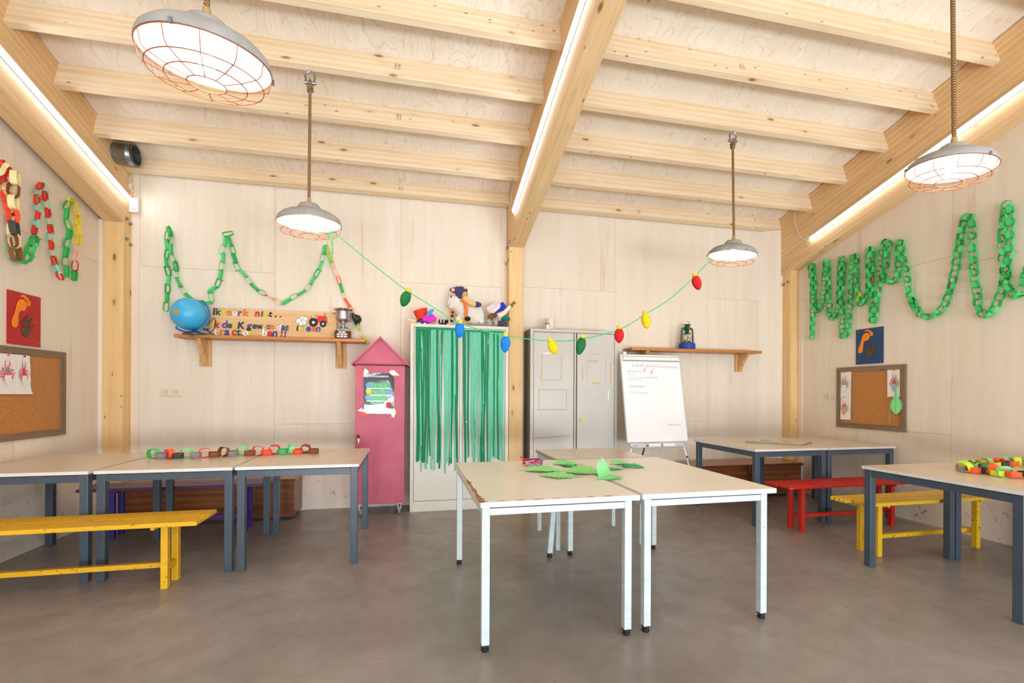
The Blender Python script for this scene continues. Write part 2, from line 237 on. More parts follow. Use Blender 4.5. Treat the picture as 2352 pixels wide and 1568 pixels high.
# ------------------------------------------------------------------ mesh helpers
class MB:
    """collects polygons; build() links them as ONE mesh object"""
    def __init__(s): s.v = []; s.f = []; s.mi = []; s.k = 0
    def add(s, vs, fs, M=None):
        o = len(s.v); s.v += [(M @ Vector(p)) if M is not None else Vector(p) for p in vs]
        s.f += [tuple(i + o for i in f) for f in fs]; s.mi += [s.k] * len(fs); return s
    def box(s, a, b, M=None):
        (x0, y0, z0), (x1, y1, z1) = a, b
        return s.add([(x0, y0, z0), (x1, y0, z0), (x1, y1, z0), (x0, y1, z0), (x0, y0, z1), (x1, y0, z1), (x1, y1, z1), (x0, y1, z1)],
                     [(0, 3, 2, 1), (4, 5, 6, 7), (0, 1, 5, 4), (1, 2, 6, 5), (2, 3, 7, 6), (3, 0, 4, 7)], M)
    def cbox(s, c, d, M=None): return s.box([c[i] - d[i] / 2 for i in range(3)], [c[i] + d[i] / 2 for i in range(3)], M)
    def bar(s, p0, p1, w, h, up=(0, 0, 1)):
        p0, p1 = Vector(p0), Vector(p1); x = (p1 - p0); L = x.length; x.normalize(); u = Vector(up)
        y = u.cross(x)
        if y.length < 1e-4: y = Vector((0, 1, 0)).cross(x)
        y.normalize(); z = x.cross(y)
        M = Matrix(((x.x, y.x, z.x, p0.x), (x.y, y.y, z.y, p0.y), (x.z, y.z, z.z, p0.z), (0, 0, 0, 1)))
        return s.box((0, -w / 2, -h / 2), (L, w / 2, h / 2), M)
    def tube(s, path, r, n=8, closed=False, caps=True):
        P = [Vector(p) for p in path]; m = len(P); rs = r if isinstance(r, (list, tuple)) else [r] * m
        T = []
        for i in range(m):
            a = P[(i - 1) % m] if (closed or i > 0) else P[i]; b = P[(i + 1) % m] if (closed or i < m - 1) else P[i]
            T.append((b - a).normalized() if (b - a).length > 1e-9 else Vector((0, 0, 1)))
        N = T[0].orthogonal().normalized(); vs = []
        for i in range(m):
            N = (N - T[i] * N.dot(T[i])); N = N.normalized() if N.length > 1e-6 else T[i].orthogonal().normalized(); Bn = T[i].cross(N)
            for j in range(n):
                a = 2 * math.pi * j / n; vs.append(P[i] + (N * math.cos(a) + Bn * math.sin(a)) * rs[i])
        fs = []
        for i in range(m if closed else m - 1):
            i2 = (i + 1) % m
            for j in range(n): fs.append((i * n + j, i * n + (j + 1) % n, i2 * n + (j + 1) % n, i2 * n + j))
        if caps and not closed: fs.append(tuple(range(n))[::-1]); fs.append(tuple((m - 1) * n + j for j in range(n)))
        return s.add(vs, fs)
    def cyl(s, p0, p1, r0, r1=None, n=16): return s.tube([p0, p1], [r0, r0 if r1 is None else r1], n)
    def lathe(s, prof, n=24, M=None, caps=False):
        vs = []; m = len(prof)
        for (r, z) in prof:
            for j in range(n): a = 2 * math.pi * j / n; vs.append((r * math.cos(a), r * math.sin(a), z))
        fs = [(i * n + j, i * n + (j + 1) % n, (i + 1) * n + (j + 1) % n, (i + 1) * n + j) for i in range(m - 1) for j in range(n)]
        if caps: fs.append(tuple(range(n))[::-1]); fs.append(tuple((m - 1) * n + j for j in range(n)))
        return s.add(vs, fs, M)
    def ball(s, c, rad, n=16, m=10, M=None):
        rx, ry, rz = rad if isinstance(rad, (list, tuple)) else (rad,) * 3; vs = []; fs = []
        for i in range(m + 1):
            th = math.pi * i / m
            for j in range(n): a = 2 * math.pi * j / n; vs.append((c[0] + rx * math.sin(th) * math.cos(a), c[1] + ry * math.sin(th) * math.sin(a), c[2] + rz * math.cos(th)))
        for i in range(m):
            for j in range(n): fs.append((i * n + j, (i + 1) * n + j, (i + 1) * n + (j + 1) % n, i * n + (j + 1) % n))
        return s.add(vs, fs, M)
    def prism(s, poly, t, M=None):
        """2D polygon (x, y) extruded from z=0 to z=t"""
        n = len(poly); vs = [(x, y, 0) for x, y in poly] + [(x, y, t) for x, y in poly]
        fs = [tuple(range(n))[::-1], tuple(range(n, 2 * n))] + [(i, (i + 1) % n, n + (i + 1) % n, n + i) for i in range(n)]
        return s.add(vs, fs, M)
    def disc(s, c, r, t, n=20, M=None, ry=None):
        return s.prism([(c[0] + r * math.cos(2 * math.pi * i / n), c[1] + (ry or r) * math.sin(2 * math.pi * i / n)) for i in range(n)], t, M)
    def mesh(s, name, mats, inv=None, smooth=False):
        me = bpy.data.meshes.new(name); vs = [inv @ p for p in s.v] if inv is not None else s.v
        me.from_pydata([tuple(p) for p in vs], [], s.f)
        for m in (mats if isinstance(mats, (list, tuple)) else [mats]): me.materials.append(MATS[m] if isinstance(m, str) else m)
        me.polygons.foreach_set('material_index', s.mi)
        bm = bmesh.new(); bm.from_mesh(me); bmesh.ops.recalc_face_normals(bm, faces=bm.faces); bm.to_mesh(me); bm.free()
        if smooth:
            me.polygons.foreach_set('use_smooth', [True] * len(me.polygons))
            me.set_sharp_from_angle(angle=R(40)) if hasattr(me, 'set_sharp_from_angle') else None
        me.update(); return me
ROOTM = {}
def mat_of(o): return ROOTM.get(o.name, Matrix.Identity(4))
def tag(o, label, cat, group=None, kind=None):
    if label: o['label'] = label
    if cat: o['category'] = cat
    if group: o['group'] = group
    if kind: o['kind'] = kind
    return o
def thing(name, label, cat, loc=(0, 0, 0), rotz=0.0, group=None, kind=None):
    o = bpy.data.objects.new(name, None); COL.objects.link(o); o.empty_display_size = 0.1
    o.location = loc; o.rotation_euler = (0, 0, rotz); ROOTM[o.name] = Matrix.Translation(Vector(loc)) @ Matrix.Rotation(rotz, 4, 'Z')
    return tag(o, label, cat, group, kind)
def part(name, mb, mats, root, smooth=False, bevel=0.0, M=None, world=True):
    """one mesh object under root; mb in world coordinates (M: the part's own frame, for grain direction)"""
    RM = mat_of(root) if root is not None else Matrix.Identity(4)
    top = root
    if M is not None: me = mb.mesh(name, mats, M.inverted(), smooth)
    elif world: me = mb.mesh(name, mats, RM.inverted(), smooth)
    else: me = mb.mesh(name, mats, None, smooth)
    o = bpy.data.objects.new(name, me); COL.objects.link(o)
    if root is not None: o.parent = root
    if M is not None: o.matrix_local = RM.inverted() @ M; ROOTM[o.name] = M
    else: ROOTM[o.name] = RM if root is not None else Matrix.Identity(4)
    if bevel:
        b = o.modifiers.new('bevel', 'BEVEL'); b.width = bevel; b.segments = 2; b.limit_method = 'ANGLE'; b.angle_limit = R(40); b.harden_normals = False
    return o
def single(name, mb, mats, label, cat, group=None, kind=None, smooth=False, bevel=0.0, base=None):
    """a thing that is one mesh, its origin at its base"""
    c = Vector(base) if base is not None else Vector((sum(p.x for p in mb.v) / len(mb.v), sum(p.y for p in mb.v) / len(mb.v), min(p.z for p in mb.v)))
    me = mb.mesh(name, mats, Matrix.Translation(-c), smooth); o = bpy.data.objects.new(name, me); COL.objects.link(o); o.location = c
    ROOTM[o.name] = Matrix.Translation(c)
    if bevel:
        b = o.modifiers.new('bevel', 'BEVEL'); b.width = bevel; b.segments = 2; b.limit_method = 'ANGLE'; b.angle_limit = R(40)
    return tag(o, label, cat, group, kind)
def copy_tree(o, loc, label=None, rotz=None):
    r = o.copy(); COL.objects.link(r); r.location = loc
    if rotz is not None: r.rotation_euler = (0, 0, rotz)
    if label: r['label'] = label
    ROOTM[r.name] = Matrix.Translation(Vector(loc)) @ Matrix.Rotation(r.rotation_euler[2], 4, 'Z')
    for ch in list(o.children):
        c = ch.copy(); COL.objects.link(c); c.parent = r
        for g in list(ch.children):
            d = g.copy(); COL.objects.link(d); d.parent = c
    return r
def frame(o, x, z):
    """matrix with origin o, local X along x, local Z closest to z"""
    x = Vector(x).normalized(); z = Vector(z); y = z.cross(x).normalized(); z = x.cross(y)
    return Matrix(((x.x, y.x, z.x, o[0]), (x.y, y.y, z.y, o[1]), (x.z, y.z, z.z, o[2]), (0, 0, 0, 1)))
def plane_frame(o, right, up):
    """local X = right, local Y = up, local Z = out of the plane"""
    x = Vector(right).normalized(); y = Vector(up); y = (y - x * y.dot(x)).normalized(); z = x.cross(y)
    return Matrix(((x.x, y.x, z.x, o[0]), (x.y, y.y, z.y, o[1]), (x.z, y.z, z.z, o[2]), (0, 0, 0, 1)))
def text_poly(body, size, offset=0.0, shear=0.0, align='LEFT', extrude=0.0):
    cu = bpy.data.curves.new('t', 'FONT'); cu.body = body; cu.size = size; cu.offset = offset; cu.shear = shear; cu.align_x = align; cu.extrude = extrude; cu.resolution_u = 3
    o = bpy.data.objects.new('t', cu); me = o.to_mesh(); vs = [tuple(v.co) for v in me.vertices]; fs = [tuple(p.vertices) for p in me.polygons]
    o.to_mesh_clear(); bpy.data.objects.remove(o); bpy.data.curves.remove(cu); return vs, fs
def catmull(P, n=6):
    P = [Vector(p) for p in P]; out = []
    for i in range(len(P) - 1):
        p0 = P[max(i - 1, 0)]; p1 = P[i]; p2 = P[i + 1]; p3 = P[min(i + 2, len(P) - 1)]
        for k in range(n):
            t = k / n; out.append(0.5 * ((2 * p1) + (p2 - p0) * t + (2 * p0 - 5 * p1 + 4 * p2 - p3) * t * t + (3 * p1 - p0 - 3 * p2 + p3) * t ** 3))
    out.append(P[-1]); return out

# ------------------------------------------------------------------ the room
BACK, LEFT, RIGHT = 5.43, -2.947, 4.987
SLOPE = 0.27716; TS = math.tan(SLOPE)
def ceil_z(y): return 3.620 + TS * (5.36 - y)
NRM = Vector((0, math.sin(SLOPE), math.cos(SLOPE))); ALONG = Vector((0, math.cos(SLOPE), -math.sin(SLOPE)))

floor = part('floor', MB().box((LEFT - 0.2, REAR - 0.2, -0.12), (RIGHT + 0.25, BACK + 0.2, 0.0)), 'concrete', None); tag(floor, 'brown grey polished concrete floor', None, kind='structure')
ground = part('ground', MB().box((-14, REAR - 16, -0.16), (16, REAR - 0.2, -0.04)), 'concrete', None); tag(ground, 'paved yard outside the rear doors', None, kind='structure')

def wall(name, label, backing):
    w = part(name, backing, 'wall_trim', None); return tag(w, label, None, kind='structure')
wb = wall('wall_back', 'back wall of pale plywood sheets', MB().box((LEFT - 0.2, BACK + 0.012, 0), (RIGHT + 0.25, BACK + 0.16, 3.9)))
GAP = 0.001
def sheet(root, a, b): part('plywood_panel', MB().box(a, b), 'wall_ply', root)
def bsheet(x0, x1, z0, z1): sheet(wb, (x0 + GAP, BACK - 0.002, z0 + GAP), (x1 - GAP, BACK + 0.016, z1 - GAP))
TOPZ = 3.492
for x0, x1, zs in ((-2.66, -1.40, (0, 2.543, TOPZ)), (-1.40, -0.09, (0, 0.93, TOPZ)), (-0.09, 1.062, (0, 2.52, TOPZ)), (1.30, 2.51, (0, 2.543, TOPZ)), (2.51, 3.82, (0, 0.92, TOPZ)), (3.82, 4.885, (0, 2.525, TOPZ))):
    for z0, z1 in zip(zs[:-1], zs[1:]): bsheet(x0, x1, z0, z1)
for x0, x1, y0 in ((-2.735, -2.66, BACK - 0.008), (1.062, 1.125, BACK - 0.008), (LEFT, -2.9, 5.30)):
    part('corner_batten', MB().box((x0, y0, 0), (x1, BACK + 0.012, TOPZ if x0 > -2.9 else 2.95)), 'wall_trim', wb, bevel=0.002)
part('canted_batten', MB().prism([(4.60, BACK - 0.0025), (4.865, 5.315), (4.865, BACK + 0.01), (4.60, BACK + 0.01)][::-1], TOPZ - 0.03), 'wall_ply', wb)
wl = wall('wall_left', 'left side wall of pale plywood sheets', MB().box((LEFT - 0.16, REAR, 0), (LEFT - 0.012, BACK, 5.9)))
def lsheet(y0, y1, z0, z1, yslope=False):
    a = MB()
    z = lambda y: min(z1, ceil_z(y) - 0.05)
    a.add([(LEFT - 0.016, y0 + GAP, z0 + GAP), (LEFT, y0 + GAP, z0 + GAP), (LEFT, y1 - GAP, z0 + GAP), (LEFT - 0.016, y1 - GAP, z0 + GAP), (LEFT - 0.016, y0 + GAP, z(y0) - GAP), (LEFT, y0 + GAP, z(y0) - GAP), (LEFT, y1 - GAP, z(y1) - GAP), (LEFT - 0.016, y1 - GAP, z(y1) - GAP)], [(0, 3, 2, 1), (4, 5, 6, 7), (0, 1, 5, 4), (1, 2, 6, 5), (2, 3, 7, 6), (3, 0, 4, 7)])
    part('plywood_panel', a, 'wall_ply', wl)
ys = [5.43, 4.21, 2.96, 1.71, 0.46, -0.79, REAR]
for y1, y0 in zip(ys[:-1], ys[1:]):
    lsheet(y0, y1, 0, 2.52); lsheet(y0, y1, 2.52, 9)
wr = wall('wall_right', 'right side wall of pale plywood sheets', MB().box((RIGHT + 0.012, REAR, 0), (RIGHT + 0.16, BACK, 5.9)))
def rsheet(y0, y1, z0, z1):
    a = MB(); z = lambda y: min(z1, ceil_z(y) - 0.05)
    a.add([(RIGHT, y0 + GAP, z0 + GAP), (RIGHT + 0.016, y0 + GAP, z0 + GAP), (RIGHT + 0.016, y1 - GAP, z0 + GAP), (RIGHT, y1 - GAP, z0 + GAP), (RIGHT, y0 + GAP, z(y0) - GAP), (RIGHT + 0.016, y0 + GAP, z(y0) - GAP), (RIGHT + 0.016, y1 - GAP, z(y1) - GAP), (RIGHT, y1 - GAP, z(y1) - GAP)], [(0, 3, 2, 1), (4, 5, 6, 7), (0, 1, 5, 4), (1, 2, 6, 5), (2, 3, 7, 6), (3, 0, 4, 7)])
    part('plywood_panel', a, 'wall_ply', wr)
ry = [5.43, 4.36, 3.40, 2.15, 0.90, -0.35, -1.6, REAR]
for i, (y1, y0) in enumerate(zip(ry[:-1], ry[1:])):
    zs = (0, 2.48, 9) if i % 2 == 0 else (0, 0.90, 2.58, 9)
    for z0, z1 in zip(zs[:-1], zs[1:]): rsheet(y0, y1, z0, z1)
part('corner_batten', MB().box((RIGHT - 0.012, 5.105, 0), (RIGHT, 5.165, 2.88)), 'wall_trim', wr)
# rear wall behind the camera with three tall door openings
wq = wall('wall_rear', 'rear wall behind the camera with three tall door openings', MB().box((LEFT - 0.16, REAR - 0.1, 3.9), (RIGHT + 0.16, REAR, 5.9)))
edges = [LEFT - 0.16] + [v for d in DOORS for v in d[:2]] + [RIGHT + 0.16]
for a, b in zip(edges[0::2], edges[1::2]): part('pier', MB().box((a, REAR - 0.1, 0), (b, REAR, 3.9)), 'wall_ply', wq)

# roof: deck sheets, purlins, main beams
M_roof = frame((0, 5.36, ceil_z(5.36)), (1, 0, 0), NRM)     # local X = X, local Y = down the slope, local Z = roof normal
cl = part('ceiling', MB().box((LEFT - 0.2, -9.0, 0.02), (RIGHT + 0.25, 0.35, 0.12), M_roof), 'ceiling_ply', None, M=M_roof); tag(cl, 'sloping timber roof with plywood deck', None, kind='structure')
PY = [4.885 - 0.4680 * k for k in range(16)]
def slope_len(y): return -(5.36 - y) / math.cos(SLOPE)
BEAMX = ((-2.90, -2.73), (1.135, 1.305), (4.848, 5.00))
for b0, b1, off in ((-2.735, 1.14, 0.35), (1.30, 4.85, 0.78)):
    xs = [b0]
    x = b0 + 1.25 * off + 1.0
    while x < b1 - 0.2: xs.append(x); x += 1.25
    xs.append(b1)
    cuts = [slope_len(y) for y in ([5.40] + PY)]
    for j in range(0, len(cuts) - 1):
        for i in range(len(xs) - 1):
            a = MB().box((xs[i] + 0.0004, cuts[j + 1] - 0.03, -0.001), (xs[i + 1] - 0.0004, cuts[j] - 0.03, 0.018), M_roof)
            part('plywood_panel', a, 'ceiling_ply', cl, M=M_roof)
PH, PT = 0.207, 0.058
for b0, b1 in ((-2.735, 1.14), (1.30, 4.852)):
    for k, y in enumerate(PY):
        o = Vector((0, y, ceil_z(y))); M = frame(o, (1, 0, 0), NRM)
        part('purlin', MB().box((b0, 0, -PH), (b1, PT, 0.0), M), 'pine_purlin', cl, bevel=0.004, M=frame((b0 + k * 0.37, o.y, o.z), (1, 0, 0), NRM))
    o = Vector((0, 5.36, ceil_z(5.36))); M = frame(o, (1, 0, 0), NRM)
    part('wall_plate', MB().box((b0, 0, -0.150), (b1, 0.072, 0.0), M), 'pine_purlin', cl, bevel=0.003, M=frame((b0, o.y, o.z), (1, 0, 0), NRM))
def beam(x0, x1, zref, name='main_beam'):
    zb = lambda y: zref + TS * (5.266 - y)
    a = MB(); P = [(BACK - 0.004, zb(BACK)), (REAR + 0.02, zb(REAR)), (REAR + 0.02, ceil_z(REAR) - 0.004), (BACK - 0.004, ceil_z(BACK) - 0.004)]
    a.add([(x0, *p) for p in P] + [(x1, *p) for p in P], [(0, 1, 2, 3), (7, 6, 5, 4), (0, 4, 5, 1), (1, 5, 6, 2), (2, 6, 7, 3), (3, 7, 4, 0)])
    return part(name, a, 'pine_beam', cl, bevel=0.006, M=frame((x0, BACK, zb(BACK)), ALONG, NRM)), zb
beamL, zbL = beam(*BEAMX[0], 2.935); beamC, zbC = beam(*BEAMX[1], 2.961); beamR, zbR = beam(*BEAMX[2], 2.868)
def bolts(root, pts, n):
    for p in pts:
        p = Vector(p); n = Vector(n); part('bolt', MB().cyl(p, p + n * 0.012, 0.017, n=12).cyl(p + n * 0.012, p + n * 0.022, 0.010, n=6), 'galvanised', root)
def post(x0, x1, y0, z1):
    return part('post', MB().box((x0, y0, 0), (x1, BACK - 0.004, z1)), 'pine_post', wb, bevel=0.004, M=frame((x0, y0, 0), (0, 0, 1), (0, -1, 0)))
pL = post(-2.90, -2.73, 5.283, zbL(5.283) - 0.002 + 0.0); pC = post(1.125, 1.293, 5.266, zbC(5.266) - 0.002); pR = post(4.865, 4.986, 5.172, zbR(5.172))
bolts(pL, [(-2.73, 5.33, 2.78), (-2.73, 5.39, 2.74), (-2.73, 5.33, 2.98), (-2.73, 5.39, 2.95)], (1, 0, 0))
bolts(pC, [(1.125, 5.32, 2.82), (1.125, 5.39, 2.80), (1.135, 5.30, 3.02), (1.135, 5.39, 2.99)], (-1, 0, 0))
bolts(pR, [(4.865, 5.22, 2.75), (4.865, 5.29, 2.73), (4.865, 5.22, 2.93), (4.865, 5.29, 2.92)], (-1, 0, 0))
# grade stamps printed on the purlins
for px, py, k in ((914, 158, 2), (918, 272, 3 - 2), (1707, 158, 3)):
    pass
def stamp(px, py, y, root_mat=None, h=0.022):
    o = onY(px, py, y - 0.045); M = plane_frame(o + Vector((0, -0.004, 0)), (0, -NRM.y, -NRM.z), (1, 0, 0)); a = MB()
    for i, (s_, yy) in enumerate((('C24 15', 0.0), ('DRY 0', -0.027))):
        vs, fs = text_poly(s_, h, 0.0); a.add([(v[0] - 0.05, v[1] + yy, 0) for v in vs], fs, M)
    part('grade_stamp', a, 'ink_black', cl)
stamp(914, 158, PY[2]); stamp(918, 272, PY[1]); stamp(1707, 158, PY[3]); stamp(922, 437, 5.36, h=0.02); stamp(1469, 489, 5.36, h=0.02)

# ------------------------------------------------------------------ tables
TOP = 0.744
def table(name, label, group, lx0, lx1, ly0, ly1, over, style):
    """legs given by their centre lines; over = (left, right, front, back) overhang of the top beyond the leg centres"""
    x0, x1, y0, y1 = lx0 - over[0], lx1 + over[1], ly0 - over[2], ly1 + over[3]
    t = thing(name, label, 'table', ((lx0 + lx1) / 2, (ly0 + ly1) / 2, 0), 0, group)
    lw, th, ah, ap, metal, lam, edge, feet, core = style[:9]
    top = part('tabletop', MB().box((x0 + 0.004, y0 + 0.004, TOP - th + 0.002), (x1 - 0.004, y1 - 0.004, TOP - 0.0012)), 'edge_core' if core else lam, t)
    part('laminate_sheet', MB().box((x0 + core, y0 + core, TOP - 0.0012), (x1 - core, y1 - core, TOP)), lam, top)
    e = MB().box((x0, y0, TOP - th), (x1, y0 + 0.004, TOP - 0.0015)).box((x0, y1 - 0.004, TOP - th), (x1, y1, TOP - 0.0015)).box((x0, y0 + 0.004, TOP - th), (x0 + 0.004, y1 - 0.004, TOP - 0.0015)).box((x1 - 0.004, y0 + 0.004, TOP - th), (x1, y1 - 0.004, TOP - 0.0015))
    part('edge_band', e, edge, top)
    zt = TOP - th; h = lw / 2; zl = zt - 0.002
    for (lx, ly) in ((lx0, ly0), (lx1, ly0), (lx0, ly1), (lx1, ly1)):
        dx = style[9].get((lx, ly), 0.0) if len(style) > 9 else 0.0
        a = MB(); zb = 0.034 if feet else 0.0
        a.add([(lx - h + dx, ly - h, zb), (lx + h + dx, ly - h, zb), (lx + h + dx, ly + h, zb), (lx - h + dx, ly + h, zb), (lx - h, ly - h, zl), (lx + h, ly - h, zl), (lx + h, ly + h, zl), (lx - h, ly + h, zl)], [(0, 3, 2, 1), (4, 5, 6, 7), (0, 1, 5, 4), (1, 2, 6, 5), (2, 3, 7, 6), (3, 0, 4, 7)])
        lg = part('leg', a, metal, t, bevel=0.003)
        if feet: part('foot', MB().lathe([(0.0, 0.0), (0.017, 0.0), (0.021, 0.006), (0.020, 0.014), (0.014, 0.018), (0.014, 0.024), (0.021, 0.026), (0.021, 0.036), (0, 0.036)], 14, Matrix.Translation((lx + dx, ly, 0))), 'black_plastic', lg, smooth=True)
    for p, q in (((lx0, ly0), (lx1, ly0)), ((lx0, ly1), (lx1, ly1))):
        part('apron', MB().box((p[0] + h, p[1] - h + 0.003, zl - ap - ah), (q[0] - h, p[1] - h + 0.025, zl - ap)), metal, t, bevel=0.002)
    for p, q in (((lx0, ly0), (lx0, ly1)), ((lx1, ly0), (lx1, ly1))):
        xo = -h + 0.003 if p[0] == lx0 else h - 0.025
        part('apron', MB().box((p[0] + xo, p[1] + h, zl - ap - ah), (p[0] + xo + 0.022, q[1] - h, zl - ap)), metal, t, bevel=0.002)
    return t
DK = (0.05, 0.022, 0.048, 0.004, 'dark_steel', 'laminate', 'edge_white', False, 0.0)
WH = (0.040, 0.028, 0.034, 0.006, 'white_steel', 'laminate_worn', 'edge_white', True, 0.0075)
WC = (0.036, 0.022, 0.045, 0.004, 'white_steel', 'laminate_plain', 'edge_grey', False, 0.0)
g1 = 'dark framed tables pushed in a row along the left'
table('school_table', 'dark steel table tucked in the left corner against the left wall', g1, -2.887, -2.114, 3.685, 4.600, (0.035, 0.030, 0.035, 0.055), DK)
table('school_table', 'dark steel table at the middle of the left row, behind the yellow bench', g1, -2.017, -1.244, 3.685, 4.600, (0.035, 0.030, 0.035, 0.055), DK)
table('school_table', 'dark steel table ending the left row beside the pink house cupboard', g1, -1.163, -0.396, 3.685, 4.595, (0.035, 0.036, 0.035, 0.055), DK)
g2 = 'pair of white framed tables in the middle of the floor'
table('work_table', 'large white table nearest the camera, left one of the pair, chipped left edge', g2, 0.374, 1.133, 2.290, 3.495, (0.029, 0.060, 0.030, 0.085), WH + ({(1.133, 3.495): -0.055},))
table('work_table', 'large white table, right one of the central pair, near the red bench', g2, 1.250, 1.972, 2.300, 3.510, (0.036, 0.072, 0.030, 0.075), WH + ({(1.250, 3.510): 0.0},))
table('small_table', 'small white table standing behind the central pair, before the grey cabinet', None, 1.192, 1.930, 3.640, 4.195, (0.022, 0.045, 0.030, 0.055), WC)
wt = [o for o in COL.objects if o.name == 'work_table'][0]; rnd_ = random.Random(3)
for k_ in range(26):   # broken laminate along the left and front edge of the nearest white table
    if k_ < 18: cx_, cy_ = 0.352, 2.27 + 0.62 * (k_ / 18) ** 1.3
    else: cx_, cy_ = 0.36 + 0.75 * (k_ - 18) / 8, 2.2675
    a_ = rnd_.uniform(0.006, 0.016) * (1.5 if k_ < 5 else 1.0); pts_ = [(cx_ + (a_ if k_ < 18 else 0.03) * rnd_.uniform(0.6, 1.2) * math.cos(q_), cy_ + (0.026 if k_ < 18 else a_ * 0.5) * rnd_.uniform(0.6, 1.2) * math.sin(q_)) for q_ in [2 * math.pi * i_ / 9 for i_ in range(9)]]
    part('edge_chip', MB().prism(pts_, 0.0005, Matrix.Translation((0, 0, TOP + 0.00005 * k_))), 'edge_core', wt)
g3 = 'dark framed tables along the right wall'
table('school_table', 'dark steel table with the flat picture book, beside the flip chart', g3, 3.285, 4.050, 3.905, 4.815, (0.040, 0.036, 0.035, 0.050), DK)
table('school_table', 'dark steel table in the far right corner under the cork board', g3, 4.114, 4.885, 3.900, 4.810, (0.026, 0.040, 0.035, 0.050), DK)
table('school_table', 'dark steel table nearest at right, its left edge in full view', g3, 3.360, 4.122, 1.945, 2.825, (0.036, 0.026, 0.040, 0.036), DK)
table('school_table', 'dark steel table at right under the colourful paper chain, touching the right wall', g3, 4.185, 4.930, 1.945, 2.825, (0.026, 0.040, 0.040, 0.036), DK)

# ------------------------------------------------------------------ benches
def bench(label, lx0, lx1, ly0, ly1, x0, x1, y0, y1, paint, top_paint, ragged=False, h=0.442):
    t = thing('bench', label, 'bench', ((lx0 + lx1) / 2, (ly0 + ly1) / 2, 0), 0, 'low wooden benches')
    ym = (y0 + y1) / 2
    for i, (a, b) in enumerate(((y0, ym - 0.003), (ym + 0.003, y1))):
        m = MB(); dx = 0.0 if not ragged else (0.02 if i == 0 else -0.05)
        if ragged:
            n = 7; pts = [(x0 + dx + (0.012 if k % 2 else 0.0), a + (b - a) * k / n) for k in range(n + 1)] + [(x1, b), (x1, a)]
            m.prism(pts[::-1], 0.027, Matrix.Translation((0, 0, h - 0.027)))
        else: m.box((x0 + (0.012 if i == 0 else -0.006), a, h - 0.027), (x1, b, h))
        part('seat_plank', m, top_paint, t, bevel=0.004, M=frame((x0, a, h), (1, 0, 0), (0, 0, 1)))
    w = 0.041
    for lx in (lx0, lx1):
        for ly in (ly0, ly1): part('leg', MB().box((lx - w / 2, ly - w / 2, 0), (lx + w / 2, ly + w / 2, h - 0.0275)), paint, t, bevel=0.003)
        part('cross_rail', MB().box((lx - 0.014, ly0 + w / 2, 0.112), (lx + 0.014, ly1 - w / 2, 0.152)), paint, t, bevel=0.002)
        part('seat_batten', MB().box((lx + (0.021 if lx == lx0 else -0.041), y0 + 0.04, h - 0.052), (lx + (0.041 if lx == lx0 else -0.021), y1 - 0.04, h - 0.0275)), paint, t)
    yc = (ly0 + ly1) / 2
    part('stretcher', MB().box((lx0 + 0.014, yc - 0.018, 0.116), (lx1 - 0.014, yc + 0.018, 0.148)), paint, t, bevel=0.002, M=frame((lx0, yc, 0.13), (1, 0, 0), (0, 0, 1)))
    return t
bench('yellow painted bench before the left row of tables, cut by the picture edge', -2.575, -1.540, 3.455, 3.597, -2.80, -1.308, 3.318, 3.645, 'yellow_paint', 'yellow_paint', False, 0.455)
bench('red painted bench standing under the far right tables', 3.568, 4.603, 3.655, 3.787, 3.325, 4.84, 3.545, 3.838, 'red_paint', 'red_paint', False, 0.448)
bench('worn yellow bench with a ragged seat end, beside the right wall', 3.628, 4.645, 2.985, 3.128, 3.40, 4.88, 2.882, 3.165, 'yellow_paint_worn', 'yellow_paint_worn', True, 0.448)
bench('dark purple bench behind the left row of tables, before the wooden chest', -2.512, -1.462, 4.722, 4.850, -2.755, -1.235, 4.650, 4.945, 'purple_paint', 'purple_top')

# ------------------------------------------------------------------ wooden chests
def chest(label, x0, x1, y0, zt, lid, clasp_x, y1):
    t = thing('storage_chest', label, 'chest', ((x0 + x1) / 2, (y0 + BACK) / 2, 0), 0, 'veneered storage chests on the back wall')
    part('body', MB().box((x0, y0, 0.03), (x1, y1, zt - lid)), 'veneer', t, bevel=0.004)
    part('plinth', MB().box((x0 + 0.03, y0 + 0.03, 0.0), (x1 - 0.03, y1 - 0.02, 0.03)), 'black_plastic', t)
    lidp = part('lid', MB().box((x0 - 0.01, y0 - 0.015, zt - lid), (x1 + 0.012, y1, zt)), 'veneer_top', t, bevel=0.003, M=frame((x0, y0, zt), (1, 0, 0), (0, 0, 1)))
    part('lid_edge', MB().box((x0 - 0.011, y0 - 0.017, zt - lid - 0.001), (x1 + 0.014, y0 - 0.0151, zt - 0.003)), 'base_wood', lidp)
    c = MB(); c.cbox((clasp_x, y0 - 0.018, zt - 0.035), (0.022, 0.006, 0.05)); c.tube([(clasp_x + 0.012 * math.cos(a), y0 - 0.022, zt - 0.075 + 0.02 * math.sin(a)) for a in [i * math.pi / 6 for i in range(12)]], 0.003, 6, closed=True)
    part('clasp', c, 'galvanised', t)
chest('brown veneered storage chest behind the purple bench at the left', -2.62, -1.115, 5.035, 0.412, 0.025, -1.93, BACK - 0.03)
chest('brown veneered storage chest on the back wall under the far right tables', 3.31, 4.845, 4.975, 0.412, 0.030, 4.08, 5.305)

